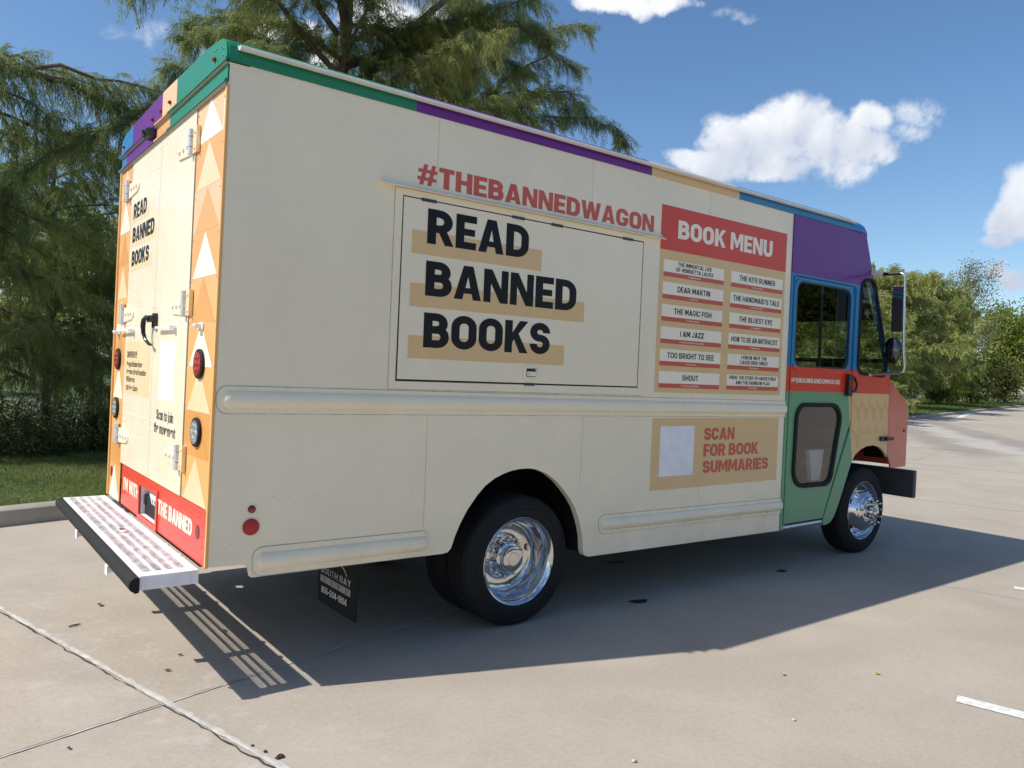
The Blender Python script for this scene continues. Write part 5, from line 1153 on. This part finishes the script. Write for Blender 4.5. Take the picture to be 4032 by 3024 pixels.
def dup(root, loc, rz, scale, label, group=None, name=None):
    r = root.copy(); COL.objects.link(r); r.location = loc; r.rotation_euler = (0, 0, rz); r.scale = (scale[0], scale[0], scale[1]); r['label'] = label
    if group: r['group'] = group
    for ch in list(root.children):
        c = ch.copy(); COL.objects.link(c); c.parent = r
    return r
rtL = empty('leafy_tree', (-2.0, 13.6, .3), 'bright green leafy tree showing behind the cypress limbs at the left edge', 'tree')
broadleaf(rtL, 4.7, 1.5, 31, 'leafy', 24, .2, (.07, .12), 60, .3, .08)
dup(rtL, (1.2, 15.0, .3), 1.9, (1.25, .95), 'leafy tree deep in shade behind the low young cypress', None)
# ---- far tree line on the right
rngE = np.random.default_rng(40)
gE = 'cypresses along the far kerb'
rtE = empty('cypress_tree', (64.5, 27.2, .3), 'broad far cypress with drooping fringes reaching down to the lawn', 'tree', gE)
lbE = std_limbs((0, 0), 11, .9, 10.2, 64, 5.0, rngE, .45, .7, lambda t: (1.0 + .05 * t) if t < .5 else (1.05 - 1.1 * (t - .5)), .07)
cypress(rtE, [straight((0, 0, 0), 10.6, .22, (0, 0), rngE)], lbE, 41, 'cypress2', .34, 5, (.5, 1.2), .06, (.18, .42), .05, .16, True, .55, 0, 'palebark', None, 1.1, .3)
rtE2 = dup(rtE, (49.5, 22.6, .3), 2.2, (.92, .84), 'far cypress seen behind the round wing mirror', gE)
dup(rtE, (37.5, 18.6, .3), 4.1, (.80, .60), 'cypress seen through the quarter window of the cab', gE)
dup(rtE, (28.5, 16.0, .3), .9, (.75, .60), 'cypress seen through the upper window of the cab door', gE)
dup(rtE, (21.0, 14.4, .3), 5.2, (.70, .50), 'cypress seen through the rear half of the door window', gE)
dup(rtE, (14.4, 12.2, .3), 3.2, (.55, .44), 'cypress just beyond the van nose, glimpsed through the cab glass', gE)
rtF = empty('thin_tree', (90.5, 34.2, .3), 'thin grey-twigged tree with sparse leaves rising above the far cypress', 'tree')
broadleaf(rtF, 16.8, 5.4, 51, 'sparse', 60, .2, (.12, .24), 30, .6, .15, 'palebark', .85)
rtG = empty('leafy_tree', (110, 37.2, .3), 'large yellow-green leafy tree at the right picture edge', 'tree')
broadleaf(rtG, 11.5, 5.6, 52, 'leafy', 46, .12, (.26, .46), 34, 1.0, .2)
dup(rtG, (79, 30.8, .3), 2.0, (.48, .90), 'slender bright leafy tree rising just behind the broad far cypress')
gH = 'leafy trees behind the far kerb'
for i, (u, v, s) in enumerate(((56, 17, .62), (70, 16, .60), (80, 17, .60), (90, 15, .62), (100, 17, .7), (112, 15, .72), (42, 17, .55), (30, 16, .48), (4, 24, .42), (-9, 22, .45), (-20, 25, .5))):
    dup(rtG, L2W(u, v, .3), 1.3 * i + .4, (s, s * rngE.uniform(.75, .9)), 'leafy tree of the background belt behind the kerbside cypresses', gH)
rtS = empty('shrub', (83.0, 30.2, .3), 'yellow-green shrub at the foot of the trees near the right edge, tallest of its group', 'shrub', 'sunlit shrubs by the far lawn')
M['lime'] = foliage('lime_leaves', (.12, .16, .025), (.22, .25, .045), (.30, .24, .05), .5, .45)
M['russet'] = foliage('russet_leaves', (.14, .16, .045), (.24, .23, .07), (.26, .21, .065), .5, .45)
broadleaf(rtS, 3.4, 1.9, 61, 'lime', 18, .1, (.18, .34), 26, .55, .05)
dup(rtS, (71.5, 28.4, .3), 1.4, (.75, .7), 'small yellow-green shrub under the fringe of the broad far cypress', 'sunlit shrubs by the far lawn')
dup(rtS, (75.5, 28.9, .3), 2.4, (.6, .6), 'smallest lime shrub just right of the far cypress trunk', 'sunlit shrubs by the far lawn')
rtR = empty('shrub', (95.0, 31.6, .3), 'dull olive shrub under the leafy tree at the right edge', 'shrub'); broadleaf(rtR, 3.8, 2.2, 62, 'russet', 16, .1, (.18, .34), 22, .6, .05)
# ---- undergrowth, grass, little things on the ground
def strip_pts(rng, n, u0, u1, v0, v1):
    u = rng.uniform(u0, u1, n); v = rng.uniform(v0, v1, n); return np.stack([u * E1.x + v * E2.x, u * E1.y + v * E2.y, np.zeros(n)], 1), u, v
rng = np.random.default_rng(71)
def lawn_z(v): return np.interp(v, [4.68, 5.2, 6.5, 8, 10, 14, 22], [.125, .15, .17, .20, .25, .3, .3])
P, u, v = strip_pts(rng, 70000, .2, 5.0, 4.69, 9.2); P[:, 2] = lawn_z(v) - .005
d = nrm(rng.normal(size=P.shape) * .55 + np.array([0, 0, 1.0])); g = mesh_quads('grass', blades(P, d, rng.uniform(.03, .085, len(P)), rng.uniform(.003, .006, len(P)), rng, .2), 'grassb'); tag(g, kind='stuff')
P, u, v = strip_pts(rng, 30000, 48, 110, 4.69, 12.0); P[:, 2] = lawn_z(v) - .01
d = nrm(rng.normal(size=P.shape) * .6 + np.array([0, 0, 1.0])); g = mesh_quads('grass', blades(P, d, rng.uniform(.10, .24, len(P)), rng.uniform(.02, .04, len(P)), rng, .2), 'grassb'); tag(g, kind='stuff')
# tall weeds: stems with many small leaves
P, u, v = strip_pts(rng, 1500, .2, 5.4, 7.7, 9.3); P[:, 2] = .19; hgt = rng.uniform(.35, .95, len(P)) * np.interp(v, [7.7, 8.2, 9.3], [.45, .9, 1.15])
k = 26; tt = rng.uniform(.05, 1, (len(P), k)); lean = rng.normal(size=(len(P), 1, 3)) * .18; lean[:, :, 2] = 1
B = P[:, None, :] + lean * (tt * hgt[:, None])[:, :, None]; B = B.reshape(-1, 3); d = nrm(rng.normal(size=B.shape) + np.array([0, 0, .35]))
stem = blades(P, nrm(lean[:, 0, :]), hgt, np.full(len(P), .006), rng, 0.0)
lv = blades(B, d, rng.uniform(.05, .13, len(B)), rng.uniform(.008, .02, len(B)), rng, .3)
tag(mesh_quads('weeds', np.concatenate([stem, lv]), 'weed'), kind='stuff')
# silvery plants among the weeds
gS = 'silvery plants among the weeds'
spots = [(-.42, 8.35, .78, 'silver-leaved weed clump at the left picture edge, under the cypress limbs'), (.12, 8.55, .80, 'silver-leaved weed clump midway between the picture edge and the van'), (.62, 8.45, .74, 'silver-leaved weed clump closest to the rear corner of the van')]
for x, y, zt, lb in spots:
    n = 130; c = np.array((x, y, zt)); b = rng.normal(size=(n, 3)) * np.array([.11, .1, .09]) + np.array([0, 0, zt - .2]); dd = nrm(rng.normal(size=(n, 3)) + np.array([0, 0, .5]))
    o = mesh_quads('silver_weed', np.concatenate([blades(b, dd, rng.uniform(.04, .09, n), rng.uniform(.010, .022, n), rng, .3), blades(np.zeros((9, 3)), nrm(rng.normal(size=(9, 3)) * .2 + np.array([0, 0, 1])), rng.uniform(.45, .62, 9), np.full(9, .007), rng, .0)]), 'silver')
    o.location = (x, y, .2); tag(o, lb, 'plant', gS)
# twigs, leaves, grit
M['deadleaf'] = mat('dead_leaf', (.22, .12, .05), .7, var=.3); M['yleaf'] = mat('yellow_leaf', (.55, .33, .07), .6, var=.2); M['brownbit'] = mat('dark_litter', (.045, .032, .022), .9, var=.4); M['pebble'] = mat('pale_pebble', (.55, .48, .38), .8, var=.2)
def leaf(x, y, z, s, matl, label, cat='leaf', name='fallen_leaf', seed=0, curl=.3):
    rg = random.Random(seed); mb = MB(); n = 7; az = rg.uniform(0, 6.28)
    L = [(-s + 2 * s * i / (n - 1)) for i in range(n)]; wd = [s * .55 * math.sin(math.pi * i / (n - 1)) ** .8 + .0006 for i in range(n)]
    vs = []
    for i in range(n):
        zc_ = curl * s * (L[i] / s) ** 2
        for sd_ in (-1, 0, 1): a, b = L[i], sd_ * wd[i]; vs.append((a * math.cos(az) - b * math.sin(az), a * math.sin(az) + b * math.cos(az), zc_ + abs(sd_) * wd[i] * .55 + .002))
    mb.add(vs, [(3 * i + k_, 3 * i + k_ + 1, 3 * i + k_ + 4, 3 * i + k_ + 3) for i in range(n - 1) for k_ in (0, 1)])
    return tag(mb.build(name, matl, loc=(x, y, z), recalc=False), label, cat)
leaf(2.645, -1.318, .004, .016, 'yleaf', 'yellow curled leaf on the concrete nearest the middle of the lower right', seed=1)
leaf(3.113, -1.592, .004, .015, 'yleaf', 'yellow leaf scrap near the near white bay line', seed=2)
leaf(-.17, 1.02, .592 + .008, .03, 'deadleaf', 'brown dry leaf lying on the white rear step grating', seed=3)
leaf(-.151, 1.688, .003, .026, 'deadleaf', 'small brown leaf on the concrete just outside the step shadow, level with its middle', seed=4)
for i, (x, y, s, lb) in enumerate(((.045, .58, .014, 'dark crumpled scrap of litter beside the step shadow, nearer the van'), (-.062, .396, .016, 'dark crumpled scrap of litter beside the step shadow, nearer the white joint'), (.129, .028, .009, 'tiny dark scrap of litter left of the tip of the step shadow'), (-.58, -.224, .011, 'dark scrap of litter at the lower left below the thin joint'))):
    leaf(x, y, .002, s, 'brownbit', lb, 'litter', 'litter_scrap', 10 + i, .25)
mb = MB(); mb.tube([(-.369, 1.339, .006), (-.345, 1.343, .009), (-.308, 1.36, .006)], [.004, .005, .003], 6); mb.tube([(-.345, 1.343, .009), (-.33, 1.34, .006)], [.003, .0015], 5); tag(mb.build('twig', 'brownbit'), 'short dark twig on the concrete between the white joint and the step', 'twig')
for i, (x, y, s, lb) in enumerate(((.088, -.735, .022, 'largest dark crumb of broken sealant at the lower end of the white joint'), (.055, -.66, .012, 'dark crumb of broken sealant second from the lower end of the joint'), (.03, -.585, .009, 'dark crumb of broken sealant third from the lower end of the joint'))):
    rg = random.Random(i + 30); mb = MB(); vs = [(s * math.cos(a) * rg.uniform(.6, 1.1), s * .7 * math.sin(a) * rg.uniform(.6, 1.1), 0) for a in np.linspace(0, 6.28, 9)[:-1]]; top_ = [(p[0] * .6, p[1] * .6, s * rg.uniform(.25, .5)) for p in vs]
    mb.add(vs + top_, [tuple(range(8, 16))] + [(k_, (k_ + 1) % 8, 8 + (k_ + 1) % 8, 8 + k_) for k_ in range(8)]); tag(mb.build('sealant_crumb', 'brownbit', loc=(x, y, .004)), lb, 'debris')
for i, (x, y, s, lb) in enumerate(((2.19, -1.673, .010, 'pale pebble on the sunlit concrete right of the picture middle'), (1.267, -1.534, .012, 'pale pebble near the bottom edge of the picture'))):
    mb = MB(); rg = random.Random(i + 50); mb.lathe([(.0005, -.5 * s), (s * .8, -.3 * s), (s, 0), (s * .75, .4 * s), (.0005, .6 * s)], (0, 0, 0), 'z', 9); mb.v = [(a * rg.uniform(.8, 1.15), b * rg.uniform(.7, 1.0), c) for a, b, c in mb.v]; tag(mb.build('pebble', 'pebble', loc=(x, y, .006), smooth=True), lb, 'pebble')

rng = np.random.default_rng(91); N = 90000  # unseen tree belt behind the camera, added as a dark band in reflections
uu_ = rng.uniform(-90, 110, N); top_ = 8 + 3 * np.sin(uu_ * .13) + 2 * np.sin(uu_ * .41 + 1) + rng.normal(size=N) * .6; zz_ = rng.uniform(0, 1, N) ** .8 * top_; vv_ = -62 + rng.normal(size=N) * 2.5
P = np.stack([uu_ * E1.x + vv_ * E2.x, uu_ * E1.y + vv_ * E2.y, zz_], 1)
tag(mesh_quads('unseen_reflection_trees', blades(P, nrm(rng.normal(size=P.shape)), rng.uniform(.7, 1.5, N), rng.uniform(.4, .8, N), rng, .2), 'leafy'), kind='stuff')
